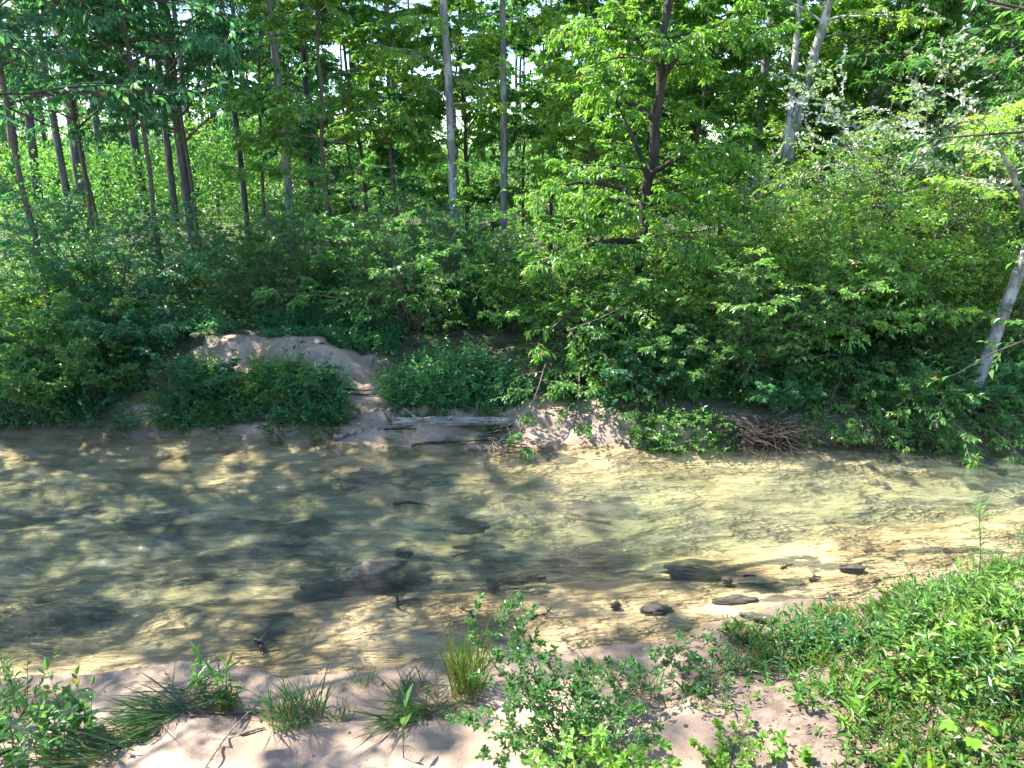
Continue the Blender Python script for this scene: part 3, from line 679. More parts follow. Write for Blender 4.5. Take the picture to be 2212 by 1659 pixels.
# ------------------------------------------------------------------ low growth on the far bank
def cover(name, label, cat, X, Y, hfun, leafm, leaf, seed, kind='stuff', per=9, lw=.55, shape='kite'):
    g = rs(seed); M = len(X); mb = MB(); Z = height(X, Y)
    d = nrm(np.stack([g.normal(0, .5, M), g.normal(0, .5, M), np.ones(M)], -1)); L = hfun * (.3 + .7 * g.rand(M)) * (.35 + 2.4 * fbm(X * 1.3, Y * 1.3, seed) ** 2 + .0 * X)
    P = grow(g, np.stack([X, Y, Z - .01], -1), d, L, 4, .2, .12); leaves_on(mb, g, P, per, leaf, lw, t0=.15, ang=1.1, droop=.3, jit=.4, shape=shape)
    tubes(mb, P, .003, .0015, 3)
    o = mb.build(name, LF[leafm]); return tag(o, label, cat, kind=kind)
g = rs(21)
def scatter(n, x0, x1, y0, y1, seed, dens=None):
    g = rs(seed); X = x0 + (x1 - x0) * g.rand(n); Y = y0 + (y1 - y0) * g.rand(n)
    keep = (g.rand(n) < (1 - np.clip(sand_mask(X, Y), 0, 1)) ** 2) & (height(X, Y) > .03)
    if dens is not None: keep &= dens(X, Y)
    return X[keep], Y[keep]
X, Y = scatter(9500, -9, -1.9, 10.2, 13.2, 22, lambda x, y: fbm(x * 1.1, y * 1.1, 29) > .34); cover('ground_cover', 'tangled low plants and vines covering the left bank', 'undergrowth', X, Y, .42, 'teal', .06, 23)
X, Y = scatter(7000, -13, 13, 12.8, 24, 24); cover('ground_cover', 'low green growth on the forest floor behind the bank', 'undergrowth', X, Y, .5, 'dark', .08, 25)
X, Y = scatter(3600, 1.2, 9, 10.4, 12.6, 26); cover('ground_cover', 'dark low growth under the shrubs of the right bank', 'undergrowth', X, Y, .35, 'dark', .06, 27)
# leafy mound in the middle of the bank, and weeds one can tell apart
def weed(px, py, n, h, leafm, leaf, label, seed, spread=.25, per=9, lw=.5, stem='greenstem', tilt=.25, name='weed', cat='weed', shape='oval', group=None, curl=.2, droop=.15, keep=1, r=.0035, world=None):
    p = ground_at(px, py) if world is None else world; g = rs(seed); root = empty(name, tuple(p)); tb, cb = MB(), MB()
    rr = spread * np.sqrt(g.rand(n)); az = g.rand(n) * 6.28; o = np.stack([rr * np.cos(az), rr * np.sin(az), 0 * az], -1)
    o[:, 2] = height(p[0] + o[:, 0], p[1] + o[:, 1]) - p[2] - .01
    d = np.stack([g.normal(0, tilt, n), g.normal(0, tilt, n), np.ones(n)], -1); P = grow(g, o, d, h * (.55 + .6 * g.rand(n)), 6, .07, .03)
    tubes(tb, P, r, r * .4, 4); leaves_on(cb, g, P, per, leaf, lw, t0=.12, ang=1.15, droop=droop, jit=.3, shape=shape, curl=curl, keep=keep)
    tb.build('stems', BK[stem], root); cb.build('foliage', LF[leafm], root); return tag(root, label, cat, group)
def mound(px, py, rx, ry, n, h, leafm, leaf, label, seed, name='leafy_mound', cat='bush'):
    p = ground_at(px, py); g = rs(seed); root = empty(name, tuple(p)); tb, cb = MB(), MB()
    rr = np.sqrt(g.rand(n)); az = g.rand(n) * 6.28; o = np.stack([rx * rr * np.cos(az), ry * rr * np.sin(az), 0 * az], -1)
    o[:, 2] = height(p[0] + o[:, 0], p[1] + o[:, 1]) - p[2] - .01; l = h * (.35 + .6 * (1 - rr ** 2)) * (.4 + .9 * g.rand(n)) * (.3 + 1.5 * fbm((p[0] + o[:, 0]) * 2.6, (p[1] + o[:, 1]) * 2.6, seed)); leaf = leaf * (1 + .0 * rr[0])
    d = np.stack([g.normal(0, .45, n), g.normal(0, .45, n) - .25, np.ones(n)], -1); P = grow(g, o, d, l, 5, .15, .12)
    tubes(tb, P, .004, .002, 3); leaves_on(cb, g, P, 13, leaf, .55, t0=.15, ang=1.1, droop=.35, jit=.4)
    tb.build('stems', BK['greenstem'], root); cb.build('foliage', LF[leafm], root); return tag(root, label, cat)
mound(970, 830, 1.05, .6, 950, .62, 'teal', .062, 'broad leafy green mound on the bank behind the log', 31)
mound(1085, 850, .45, .4, 260, .5, 'teal', .06, 'right lobe of low leaves next to the bare sand behind the log', 32)
mound(450, 850, .45, .3, 150, .5, 'mid', .07, 'leafy clump on the slope left of the bare path', 33)
mound(600, 840, .55, .35, 240, .5, 'mid', .06, 'weedy clump below the middle of the sandy mound', 34)
mound(70, 680, 1.0, .5, 420, .9, 'lemon', .06, 'sunlit yellow-green weeds at the left edge', 35)
mound(310, 700, .45, .35, 160, .8, 'lemon', .055, 'sunlit weeds at the left end of the sandy mound', 36)
mound(1480, 940, .9, .28, 230, .30, 'dark', .06, 'dark leafy clump at the waterline right of the sand', 37)

# ------------------------------------------------------------------ grass
def clump(px, py, n, h, leafm, label, seed, spread=.12, lean=(0, 0), tilt=.35, wid=.02, curl=.45, name='grass_clump', cat='grass clump', world=None, base_line=None, group=None):
    p = ground_at(px, py) if world is None else world; g = rs(seed); az = g.rand(n) * 6.28; rr = spread * np.sqrt(g.rand(n))
    o = np.stack([rr * np.cos(az), rr * np.sin(az), 0 * az], -1)
    if base_line is not None:
        q = ground_at(*base_line) - p; o = o + q[None] * g.rand(n)[:, None]
    o[:, 2] = height(p[0] + o[:, 0], p[1] + o[:, 1]) - p[2]
    d = np.stack([g.normal(0, tilt, n) + lean[0], g.normal(0, tilt, n) + lean[1], np.ones(n)], -1); L = h * (.45 + .7 * g.rand(n))
    s = nrm(g.normal(0, 1, (n, 3))); mb = MB(); leaf_mesh(mb, g, o, d, nrm(np.cross(nrm(d), s)), L, L * wid * (.7 + .6 * g.rand(n)), 'blade', curl=curl)
    ob = mb.build(name, LF[leafm]); ob.location = tuple(p); return tag(ob, label, cat, group)
clump(640, 1560, 260, .42, 'grassdark', 'thick clump of grass on the sand left of the middle', 41, .20, curl=.35)
clump(600, 1540, 60, .34, 'grassdark', 'thin grass tuft leaning left off the thick clump', 411, .12, lean=(-.6, 0), curl=.5)
clump(490, 1540, 60, .36, 'grass', 'wiry brown-green tuft at the water edge left of the thick clump', 42, .07, tilt=.25)
clump(735, 1560, 50, .28, 'grassdark', 'small grass tuft right of the thick clump', 43, .1)
clump(1010, 1490, 200, .62, 'grass', 'tall yellowish grass clump behind the near shrub', 44, .13, tilt=.22, curl=.25, wid=.015)
clump(900, 1505, 160, .36, 'grassdark', 'spreading grass tuft on the sand left of the near shrub', 45, .2, tilt=.5, curl=.5)
clump(780, 1480, 60, .25, 'grass', 'thin grass tuft at the waterline in the middle', 46, .1)
clump(1290, 1470, 110, .34, 'grass', 'pale arching grass tuft right of the near shrub', 47, .16, lean=(-.4, 0), tilt=.5, curl=.5)
clump(1390, 1500, 70, .4, 'grassdark', 'sparse dark grass tuft at the edge of the right sand', 48, .12, tilt=.45)
clump(300, 1600, 260, .50, 'grassdark', 'swathe of long grass flattened toward the lower left', 49, .12, lean=(-1.3, -.8), tilt=.6, curl=.22, wid=.018, base_line=(400, 1520))
clump(150, 1655, 120, .45, 'grassdark', 'flattened grass ends at the lower left corner', 50, .12, lean=(-1.4, -.3), tilt=.4, curl=.15, base_line=(260, 1630))
clump(420, 1520, 90, .42, 'grassdark', 'loose long blades fanning right from the flattened grass', 51, .14, lean=(1.3, .1), tilt=.6, curl=.3)
clump(860, 1560, 160, .40, 'grassdark', 'flattened grass tuft pointing down on the middle sand', 52, .12, lean=(-1.2, -.9), tilt=.45, curl=.15, base_line=(930, 1530))
clump(950, 1540, 50, .36, 'grassdark', 'few long blades beside the near shrub', 53, .1, lean=(.8, 0), tilt=.5)
# far bank grasses and the washed-up mat by the log
for k, (px, py, lab) in enumerate([(1010, 958, 'yellow-green grass mat washed up in front of the log'), (880, 955, 'green grass laid flat on the sand left of the mat'), (1080, 950, 'grass trailing over the right end of the log'),
                                  (700, 935, 'long grass hanging to the water left of the sand'), (740, 905, 'grass tuft left of the small path'), (600, 930, 'grass tuft hanging over the bank below the mound'), (870, 890, 'grass tuft at the foot of the leafy mound'), (1050, 905, 'grass tuft right behind the log')]):
    clump(px, py, 200, .30 if k > 2 else .16, 'grass' if k < 2 else 'grassdark', lab, 60 + k, .32 if k < 3 else .22, lean=(-1.5 if k < 3 else .1, -.7), tilt=.6, curl=.3, wid=.045)

clump(400, 870, 160, .45, 'grass', 'tall grass standing in the left leafy clump', 395, .5, tilt=.4, curl=.35, wid=.03)
clump(650, 850, 160, .45, 'grassdark', 'tall grass on the right side of the weedy clump', 396, .4, tilt=.4, curl=.35, wid=.03)
clump(930, 880, 120, .42, 'grass', 'tall pale grass stalks in the leafy mound behind the log', 397, .5, tilt=.35, curl=.3, wid=.025)
for k, (px, py, n, h) in enumerate([(1700, 1360, 90, .22), (1800, 1330, 90, .25), (1900, 1330, 80, .3), (2040, 1290, 110, .32), (2160, 1250, 110, .34), (1620, 1400, 90, .2), (1560, 1440, 60, .2), (1850, 1480, 90, .26), (2000, 1420, 90, .28), (2190, 1400, 90, .3), (1760, 1430, 80, .22), (1930, 1560, 70, .24), (2080, 1520, 80, .26)]):
    clump(px, py, n, h, 'grass' if k % 3 else 'grassdark', ['short tuft at the tip of the right bank by the mossy rock', 'tuft at the water side of the right bank', 'tuft left of the dark leafy weed', 'tall tuft under the feathery sapling', 'tall tuft at the upper right edge of the bank', 'low tuft left of the mossy rock',
          'thin tuft beside the small ledge bush', 'tuft in the middle of the right bank above the bare soil', 'tuft right of the bare soil', 'tuft at the right edge among the weeds', 'tuft below the bluish leafy patch', 'tuft above the broad lemon blades', 'tuft left of the lobed seedling'][k], 360 + k, .16, tilt=.45, curl=.5, wid=.045, group='grass tufts on the right bank')
X, Y = scatter(1000, 1.1, 5.2, 3.1, 6.6, 364, lambda x, y: (y < yn(x) - .03) & (fbm(x * 1.5, y * 1.5, 365) > .46)); cover('sprouts', 'small broad-leaved sprouts and moss among the grass of the right bank', 'sprouts', X, Y, .15, 'mid', .035, 366, per=6, lw=.55, shape='oval')

# right near bank: thick grass, one mass
g = rs(71); n = 34000; X = .9 + 4.6 * g.rand(n); Y = 3.0 + 3.9 * g.rand(n)
m_ = (1 - .85 * np.exp(-((X - 1.75) / .75) ** 2 - ((Y - 4.0) / .55) ** 2)) * (1 - sand_mask(X, Y)) * sstep(.50, .62, fbm(X * 1.6, Y * 1.6, 73) + .12 * sstep(1.8, 3.2, X + .25 * (Y - 4.5)))
keep = (g.rand(n) < m_) & (height(X, Y) > .05) & (Y < yn(X)); X, Y = X[keep], Y[keep]; n = len(X)
mb = MB(); o = np.stack([X, Y, height(X, Y) - .005], -1); d = np.stack([g.normal(0, .5, n), g.normal(0, .5, n), np.ones(n)], -1)
L = (.07 + .17 * g.rand(n) ** 1.8) * (.8 + .8 * fbm(X * 2, Y * 2, 75)); s = nrm(g.normal(0, 1, (n, 3)))
leaf_mesh(mb, g, o, d, nrm(np.cross(nrm(d), s)), L, L * .07 + .003, 'blade', curl=.5); tag(mb.build('grass', LF['grass']), 'bright mixed grass and sprouts covering the near right bank', 'grass', kind='stuff')
# dead leaves and bits on the bare soil
g = rs(81); n = 4200; X = 1.0 + 4 * g.rand(n); Y = 3.0 + 2.8 * g.rand(n); keep = (Y < yn(X) - .1) & (sand_mask(X, Y) < .6); X, Y = X[keep], Y[keep]; n = len(X)
litm, t, N, K, bs = newmat('dead_leaves'); a = N.new('ShaderNodeAttribute'); a.attribute_name = 'rnd'; sp = N.new('ShaderNodeSeparateColor'); K.new(a.outputs['Color'], sp.inputs[0])
K.new(mixc(t, sp.outputs[0], (.05, .033, .022), (.30, .23, .17)), bs.inputs['Base Color']); bs.inputs['Roughness'].default_value = .8
mb = MB(); d = nrm(np.stack([g.normal(0, 1, n), g.normal(0, 1, n), g.normal(0, .15, n)], -1)); L = .018 + .035 * g.rand(n)
leaf_mesh(mb, g, np.stack([X, Y, height(X, Y) + .006], -1), d, nrm(np.array([0, 0, 1.]) + g.normal(0, .25, (n, 3))), L, L * .4); tag(mb.build('leaf_litter', litm), 'dry leaf bits and twigs strewn on the near soil', 'leaf litter', kind='stuff')

# ------------------------------------------------------------------ near plants
weed(90, 1640, 26, .52, 'privet', .075, 'dense leafy weeds in the lower left corner', 301, .30, 12, .42, tilt=.2)
weed(30, 1560, 20, .55, 'mid', .06, 'feathery weeds at the left edge of the near sand', 302, .25, 13, .3, tilt=.2)
weed(160, 1590, 9, .42, 'privet', .075, 'round-leaved plant right of the lower left weeds', 303, .12, 8, .75, tilt=.25)
weed(438, 1500, 3, .40, 'mid', .14, 'single upright sprout with long leaves at the water edge', 304, .03, 6, .22, tilt=.12, name='sprout', cat='sprout')
weed(498, 1530, 6, .42, 'mid', .12, 'taller sprouts with long leaves beside the wiry tuft', 305, .06, 6, .2, tilt=.15, name='sprout', cat='sprout')
weed(872, 1640, 1, .50, 'privet', .13, 'lone seedling with reddish stem on the middle sand', 306, .0, 6, .26, stem='redstem', tilt=.03, name='seedling', cat='seedling')
# the near shrub: long arching stems drawn where they are, small paired leaves
def arching(name, label, seed, stems, leafm='privet', leaf=.032, sec=10, cat='shrub', lw=.55, twr=.3, leaves=9, bark='twig'):
    g = rs(seed); base = stems[0][0]; root = empty(name, tuple(base)); tb, cb = MB(), MB()
    P = np.stack([path(s, 10) for s in stems]); L = np.linalg.norm(np.diff(P, axis=1), axis=2).sum(1)
    tubes(tb, P, .006, .002, 5); s1, l1 = side_shoots(g, P, np.minimum(L, 1.1), sec, .12, .9, twr, .55, 5, .12, .02, lift=.25)
    tubes(tb, s1, .0025, .001, 4); s2, l2 = side_shoots(g, s1, l1, 3, .2, .8, .45, .5, 5, .1, .02, lift=.2); tubes(tb, s2, .0015, .0008, 3)
    leaves_on(cb, g, np.concatenate([s1, s2]), leaves, leaf, lw, t0=.08, ang=1.1, droop=.05, jit=.5, shape='oval', curl=.1); leaves_on(cb, g, P, 34, leaf * 1.05, lw, t0=.2, ang=1.15, droop=0, jit=.6, shape='oval', curl=.1)
    tb.build('stems', BK[bark], root, True, base); cb.build('foliage', LF[leafm], root, False, base); return tag(root, label, cat)
b0 = ground_at(1240, 1690)
def stem(*pp, b=b0): return [b] + [at(px, py, Y) for px, py, Y in pp]
arching('privet_shrub', 'leafy green shrub with tall arching shoots at the bottom centre', 601, [
    stem((1190, 1560, 4.0), (1120, 1430, 4.2), (1085, 1310, 4.3)), stem((1200, 1560, 3.9), (1060, 1440, 4.1), (1022, 1315, 4.2)), stem((1180, 1560, 4.0), (1150, 1420, 4.3), (1110, 1330, 4.4)),
    stem((1160, 1600, 3.8), (1060, 1540, 3.8), (1010, 1560, 3.7)), stem((1220, 1560, 4.1), (1200, 1450, 4.3), (1160, 1400, 4.5)), stem((1270, 1570, 4.1), (1300, 1470, 4.3), (1340, 1430, 4.5)),
    stem((1300, 1560, 4.1), (1360, 1480, 4.4), (1480, 1400, 4.7)), stem((1230, 1590, 3.8), (1180, 1520, 3.8), (1110, 1500, 3.8)), stem((1280, 1600, 3.8), (1330, 1540, 3.9), (1380, 1520, 4.0)),
    stem((1250, 1580, 3.9), (1250, 1490, 4.0), (1270, 1430, 4.1)), stem((1230, 1640, 3.7), (1140, 1610, 3.6), (1060, 1640, 3.5)), stem((1290, 1640, 3.7), (1360, 1600, 3.7), (1420, 1590, 3.7)),
    stem((1320, 1560, 4.2), (1420, 1430, 4.7), (1520, 1370, 5.0))], leaf=.031, sec=14, leaves=11)
b1 = ground_at(1570, 1680)
arching('privet_shrub', 'small yellow-green shrub at the edge of the near sand', 602, [stem((1560, 1620, 3.9), (1550, 1560, 4.0), b=b1), stem((1590, 1600, 4.0), (1620, 1540, 4.1), b=b1), stem((1530, 1640, 3.8), (1500, 1600, 3.85), b=b1),
        stem((1600, 1640, 3.8), (1650, 1600, 3.8), b=b1)], leafm='bright', leaf=.03, sec=7, leaves=6)
b2 = ground_at(1530, 1520)
arching('privet_shrub', 'little green bush on the sand ledge right of the near shrub', 603, [stem((1525, 1480, 4.6), (1500, 1430, 4.7), b=b2), stem((1550, 1470, 4.7), (1570, 1430, 4.8), b=b2), stem((1520, 1500, 4.5), (1480, 1480, 4.6), b=b2)], leafm='mid', leaf=.03, sec=6, leaves=6)
b3 = ground_at(1330, 1700)
arching('bramble', 'broad-leaved bramble among the bottom of the near shrub', 604, [stem((1300, 1640, 3.6), (1180, 1600, 3.4), b=b3), stem((1350, 1630, 3.6), (1420, 1610, 3.5), b=b3), stem((1320, 1640, 3.5), (1260, 1570, 3.5), b=b3),
        stem((1380, 1650, 3.5), (1460, 1650, 3.4), b=b3), stem((1250, 1660, 3.5), (1140, 1650, 3.3), b=b3)], leafm='mid', leaf=.05, sec=5, leaves=4, lw=.55, twr=.2)
# right bank plants
weed(1960, 1350, 22, .42, 'privet', .06, 'dark leafy weed standing against the bright sand on the right bank', 311, .16, 13, .3, tilt=.2)
weed(1880, 1400, 14, .26, 'privet', .05, 'low round-leaved patch left of the dark leafy weed', 312, .2, 9, .6)
weed(1740, 1400, 22, .30, 'privet', .05, 'bluish leafy patch by the rock at the water edge', 313, .22, 10, .5)
weed(1640, 1430, 30, .20, 'grassdark', .07, 'wispy low growth at the tip of the right bank', 314, .32, 8, .18)
weed(2010, 1500, 12, .22, 'bright', .06, 'pale leafy weed in the middle of the right bank', 315, .15, 9, .4)
weed(1840, 1560, 7, .22, 'bright', .11, 'long-leaved sprout on the bare soil', 316, .06, 6, .25, tilt=.3)
weed(1700, 1640, 10, .12, 'bright', .05, 'low clover-like patch on the bare soil at the bottom', 317, .15, 7, .6)
weed(2170, 1330, 30, .4, 'mid', .07, 'tall weeds at the right edge above the bank', 318, .35, 12, .3, tilt=.25)
weed(2140, 1440, 18, .3, 'bright', .08, 'yellow-green weeds at the right edge', 319, .25, 9, .35)
for k, (px, py, h, lm, lab) in enumerate([(2080, 1310, .42, 'mid', 'tall thin weeds left of the feathery sapling'), (1990, 1380, .34, 'bright', 'leggy weeds at the shoulder of the right bank'), (2190, 1540, .36, 'grassdark', 'coarse narrow-leaved weeds low at the right edge'), (1900, 1480, .3, 'bright', 'thin upright weeds above the long-leaved sprout'),
        (2060, 1450, .3, 'mid', 'leafy weeds between the two maple seedlings'), (1800, 1395, .3, 'teal', 'bluish upright weeds by the water left of the right bank crest')]):
    weed(px, py, 12, h, lm, .075, lab, 380 + k, .2, 10, .28, tilt=.3)
weed(1760, 1500, 14, .2, 'mid', .06, 'low weeds at the left side of the grassy bank', 320, .2, 8, .35)
weed(1545, 1500, 12, .22, 'grassdark', .06, 'thin weeds on the sand ledge', 321, .15, 8, .25)
clump(1930, 1690, 5, .34, 'lemon', 'broad lemon-green blades at the bottom edge', 330, .03, tilt=.15, wid=.14, curl=.1, name='broad_leaf_plant', cat='plant')
clump(2010, 1690, 5, .30, 'lemon', 'second broad-bladed sprout right of the first at the bottom edge', 331, .03, tilt=.25, wid=.12, curl=.2, name='broad_leaf_plant', cat='plant')
# sapling with needle-like leaves
def sapling(px, py, toppx, toppy, seed, label):
    p = ground_at(px, py); q = at(toppx, toppy, p[1]); g = rs(seed); root = empty('sapling', tuple(p)); tb, cb = MB(), MB()
    P = path([p, .5 * (p + q) + np.array([.02, 0, 0]), q], 8); tubes(tb, P, .006, .002, 5); h = np.linalg.norm(q - p); lm, L = limbs_on(g, P, 14, .3, .98, h * .32, lambda u: 1 - .6 * u, 1.1, .0, S=5)
    tubes(tb, lm, .002, .001, 3); leaves_on(cb, g, lm, 26, .045, .12, t0=.1, ang=.8, droop=-.1, jit=1); leaves_on(cb, g, P[None], 60, .05, .12, t0=.3, droop=-.1, jit=1)
    tb.build('stem', BK['greenstem'], root, True, p); cb.build('foliage', LF['pale'], root, False, p); return tag(root, label, 'sapling')
sapling(2112, 1290, 2115, 1090, 341, 'pale feathery sapling standing highest on the right bank')
sapling(2212, 1300, 2210, 1140, 342, 'second feathery sapling cut by the right edge')
# lobed seedling leaves
def lobed(px, py, hts, seed, label):
    p = ground_at(px, py); g = rs(seed); root = empty('maple_seedling', tuple(p)); tb = MB()
    for k in range(hts):
        az = k * 2.1 + g.rand(); q = np.array([math.cos(az) * .11, math.sin(az) * .08 - .03, .10 + .05 * g.rand()]); tubes(tb, path([(0, 0, 0), q * [.4, .4, .8], q], 5), .0025, .0015, 4)
        cb = MB()
        for a in (-1.25, -.62, 0, .62, 1.25):
            d = np.array([[math.cos(az + a), math.sin(az + a), -.15]]); l = .085 * (1 - .28 * abs(a) / 1.25)
            leaf_mesh(cb, g, q[None] + 0, d, np.array([[0, -.25, 1.]]), np.array([l]), np.array([l * .62]), 'oval', fold=.04, curl=.08)
        cb.build('leaf', LF['lemon'], root)
    tb.build('stem', BK['redstem'], root); return tag(root, label, 'seedling')
lobed(2085, 1600, 5, 351, 'maple seedling with lobed lemon-green leaves low on the right bank')
lobed(2150, 1480, 4, 352, 'maple seedling with pale lobed leaves near the right edge')
# overhanging leaves of trees that stand beside the camera
def overhang(name, label, seed, trunkbase, limb_pts, leafm, leaf, top=8, r0=.16, lw=.5, sec=8, leaves=7, limbs=10, length=2.0):
    P = path([trunkbase, trunkbase + np.array([.1, .1, top * .5]), trunkbase + np.array([.0, .2, top])], 16); ex = [[P[int(len(P) * .5)]] + l for l in limb_pts]
    return make_tree(name, P, r0, .05, LF[leafm], BK['dark'], seed, limbs=limbs, t0=.7, length=length, extra=ex, exr=.035, leaf=leaf, lw=lw, sec=sec, leaves=leaves, twigs=4, label=label)
def gb(x, y): return np.array([x, y, hz(x, y) - .05])
overhang('broadleaf_tree', 'near tree whose yellow-green leaves hang into the top right corner', 701, gb(6.2, 2.6), [[at(2400, 60, 4.2), at(2230, 20, 4.6), at(2120, 10, 4.9)], [at(2450, 300, 4.2), at(2330, 300, 4.6), at(2215, 280, 4.9)],
         [at(2450, 680, 4.5), at(2330, 690, 5.0), at(2212, 705, 5.3)]], 'mid', .065, top=7)
overhang('broadleaf_tree', 'near tree whose dark limb reaches in at the top left', 702, gb(-7.5, 5.0), [[at(-250, 200, 6.5), at(0, 216, 7), at(120, 208, 7.4), at(210, 182, 7.8), at(330, 190, 8.2)], [at(-200, 0, 6.5), at(60, -40, 7), at(220, -30, 7.5), at(400, 10, 8)]], 'teal', .09, top=9, r0=.2, limbs=16, length=3)

# unseen tall trees added beyond the left edge so their crowns dapple the creek
shade_tree = make_tree('broadleaf_tree', straight((0, 0, 0), 15, (0, 0), .3, 720), .2, .04, LF['mid'], BK['dark'], 720, limbs=34, t0=.48, t1=.98, length=3.8, prof=lambda u: 1 - .4 * u, leaf=.16, sec=6, twigs=4, leaves=6, lift=.5,
                 label='unseen tall tree added outside the left edge to dapple the creek', group='unseen trees added to dapple the light')
for k, (X, Y, s) in enumerate(SHADE_CANOPY):
    o = shade_tree if k == 0 else copy_thing(shade_tree); o.location = (X, Y, hz(X, Y) - .1); o.rotation_euler = (0, 0, k * 1.9); o.scale = (s, s, s)

# ------------------------------------------------------------------ log, driftwood, sticks, rocks
def logpiece(name, label, pts, r0, r1, mat, sides=12, lump=.12, seed=0, cat='log', n=12, stub=0):
    P = path(pts, n); mb = MB(); tubes(mb, P, r0, r1, sides, lump, seed); g = rs(seed)
    if stub:
        lm, L = limbs_on(g, P, stub, .1, .9, r0 * 4, lambda u: 1 + 0 * u, .6, .05, S=4); tubes(mb, lm, r0 * .3, r0 * .1, 5)
    org = P[0]; o = mb.build(name, BK[mat], None, True, org); return tag(o, label, cat)
def gl_(px, py, dz=0): q = ground_at(px, py); q[2] += dz; return q
a_, b_ = gl_(850, 927), gl_(1100, 923); zl = max(a_[2], b_[2]) + .055
a_[2] = b_[2] = zl + .02
logpiece('log', 'weathered grey log lying on the far sand beach', [a_, .5 * (a_ + b_) + np.array([0, .02, .008]), b_], .085, .06, 'logwood', 14, .16, 11, stub=3)
logpiece('log', 'short dark wood chunk at the right end of the log', [gl_(1062, 938, .05), gl_(1108, 930, .09)], .05, .03, 'wet', 9, .25, 12)
logpiece('log', 'pale driftwood piece on the sand at the water left of the log', [gl_(722, 952, .035), gl_(770, 940, .05)], .05, .03, 'drift', 9, .3, 13)
logpiece('stick', 'thin stick poking out from under the left end of the log', [gl_(830, 932, .02), gl_(900, 930, .02)], .014, .008, 'wet', 6, .2, 14, 'stick')
logpiece('root', 'dark root crossing the small path behind the beach', [gl_(742, 853, .015), gl_(775, 857, .03), gl_(812, 857, .02)], .018, .01, 'wet', 6, .2, 15, 'root')
logpiece('root', 'upper root crossing the sandy path', [gl_(748, 843, .015), gl_(780, 846, .02), gl_(820, 843, .01)], .012, .007, 'wet', 6, .2, 16, 'root')
for k, (p1, p2, lab) in enumerate([((930, 962), (1120, 955), 'long dark stick at the water edge under the grass mat'), ((1040, 948), (1125, 952), 'stick beside the right end of the mat'), ((1070, 962), (1140, 966), 'dark stick lying half in the water'), ((890, 968), (960, 958), 'stick at the left end of the mat')]):
    logpiece('stick', lab, [gl_(*p1, .025), .5 * (gl_(*p1) + gl_(*p2)) + [0, 0, .04], gl_(*p2, .025)], .016, .008, 'wet', 6, .3, 20 + k, 'stick', stub=3)
logpiece('stick', 'long thin pale stick lying on the near sand', [gl_(440, 1668, .012), gl_(490, 1604, .03), gl_(540, 1545, .015)], .007, .005, 'drift', 7, .1, 30, 'stick')
logpiece('bark_piece', 'small curl of dark bark on the near sand', [gl_(520, 1592, .012), gl_(545, 1583, .018), gl_(572, 1575, .012)], .012, .007, 'drift', 7, .4, 31, 'bark')
logpiece('stick', 'dark branch under the grass on the near sand', [gl_(400, 1548, .012), gl_(500, 1550, .02), gl_(560, 1545, .012)], .008, .005, 'wet', 6, .3, 32, 'stick')
logpiece('stick', 'short stick on the lower left sand edge', [gl_(-10, 1640, .015), gl_(40, 1622, .015)], .010, .007, 'wet', 6, .3, 33, 'stick')
logpiece('stump', 'dark snag poking out of the shallow water on the left', [gl_(575, 1408, -.03), at(565, 1388, 5.35), at(548, 1382, 5.33)], .03, .014, 'wet', 8, .4, 34, 'snag', stub=4)
logpiece('stick', 'short stick standing upright in the water in the middle', [gl_(858, 1312, -.05), at(858, 1285, on_plane(858, 1305)[1])], .016, .01, 'wet', 7, .4, 35, 'stick')
logpiece('stick', 'stick breaking the surface near the middle of the creek', [on_plane(850, 1088, .0), on_plane(880, 1084, .035), on_plane(930, 1092, -.04)], .022, .010, 'wet', 7, .3, 36, 'stick')
g = rs(950); spots = [(1040, 1230), (1130, 1265), (1210, 1225), (1300, 1250), (1480, 1235), (1520, 1290), (1620, 1245), (1700, 1225), (1760, 1255), (1380, 1285), (1000, 1150), (880, 1240), (720, 1250), (1290, 1345), (1170, 1330), (1600, 1300), (1010, 1330), (960, 1395)]
for k, (px, py) in enumerate(spots[::2] + spots[1:8:3]):
    q = on_plane(px, py, -.06); a1 = g.normal(0, .9); L = .05 + .13 * g.rand(); dx = np.array([math.cos(a1), math.sin(a1), 0]) * L; pts = [q - dx, q - dx * .3 + g.normal(0, .03, 3), q + dx * .4 + g.normal(0, .03, 3), q + dx]
    for p_ in pts: p_[2] = hz(p_[0], p_[1]) + .004
    o = logpiece('twig', 'waterlogged dark twig lying in the bright shallows', pts, .008 + .014 * g.rand(), .004, 'wet', 7, .6, 960 + k, 'twig', stub=7); o['group'] = 'waterlogged twigs in the shallows'
def litter(name, label, n, x0, x1, y0, y1, seed, smin, smax, cond):
    g = rs(seed); X = x0 + (x1 - x0) * g.rand(n); Y = y0 + (y1 - y0) * g.rand(n); k = cond(X, Y); X, Y = X[k], Y[k]; n = len(X); mb = MB()
    d = nrm(np.stack([g.normal(0, 1, n), g.normal(0, 1, n), g.normal(0, .2, n)], -1)); L = smin + (smax - smin) * g.rand(n) ** 2; W = np.where(g.rand(n) < .5, L * .12, L * .45)
    leaf_mesh(mb, g, np.stack([X, Y, height(X, Y) + .008], -1), d, nrm(np.array([0, 0, 1.]) + g.normal(0, .3, (n, 3))), L, W); tag(mb.build(name, litm), label, 'leaf litter', kind='stuff')
litter('leaf_litter', 'dead leaves and twig bits strewn over the far sand and the sandy mound', 5200, -8, 3.4, 10.1, 13.4, 83, .03, .14, lambda x, y: (y > yf(x) + .1) & (fbm(x * 1.5, y * 2.5, 84) > .50))
litter('leaf_litter', 'small dark bits scattered on the near sand', 900, -5, 2.2, 3.3, 5.6, 85, .008, .06, lambda x, y: (y < yn(x) - .05) & (fbm(x * 1.7, y * 2.5, 86) > .46))
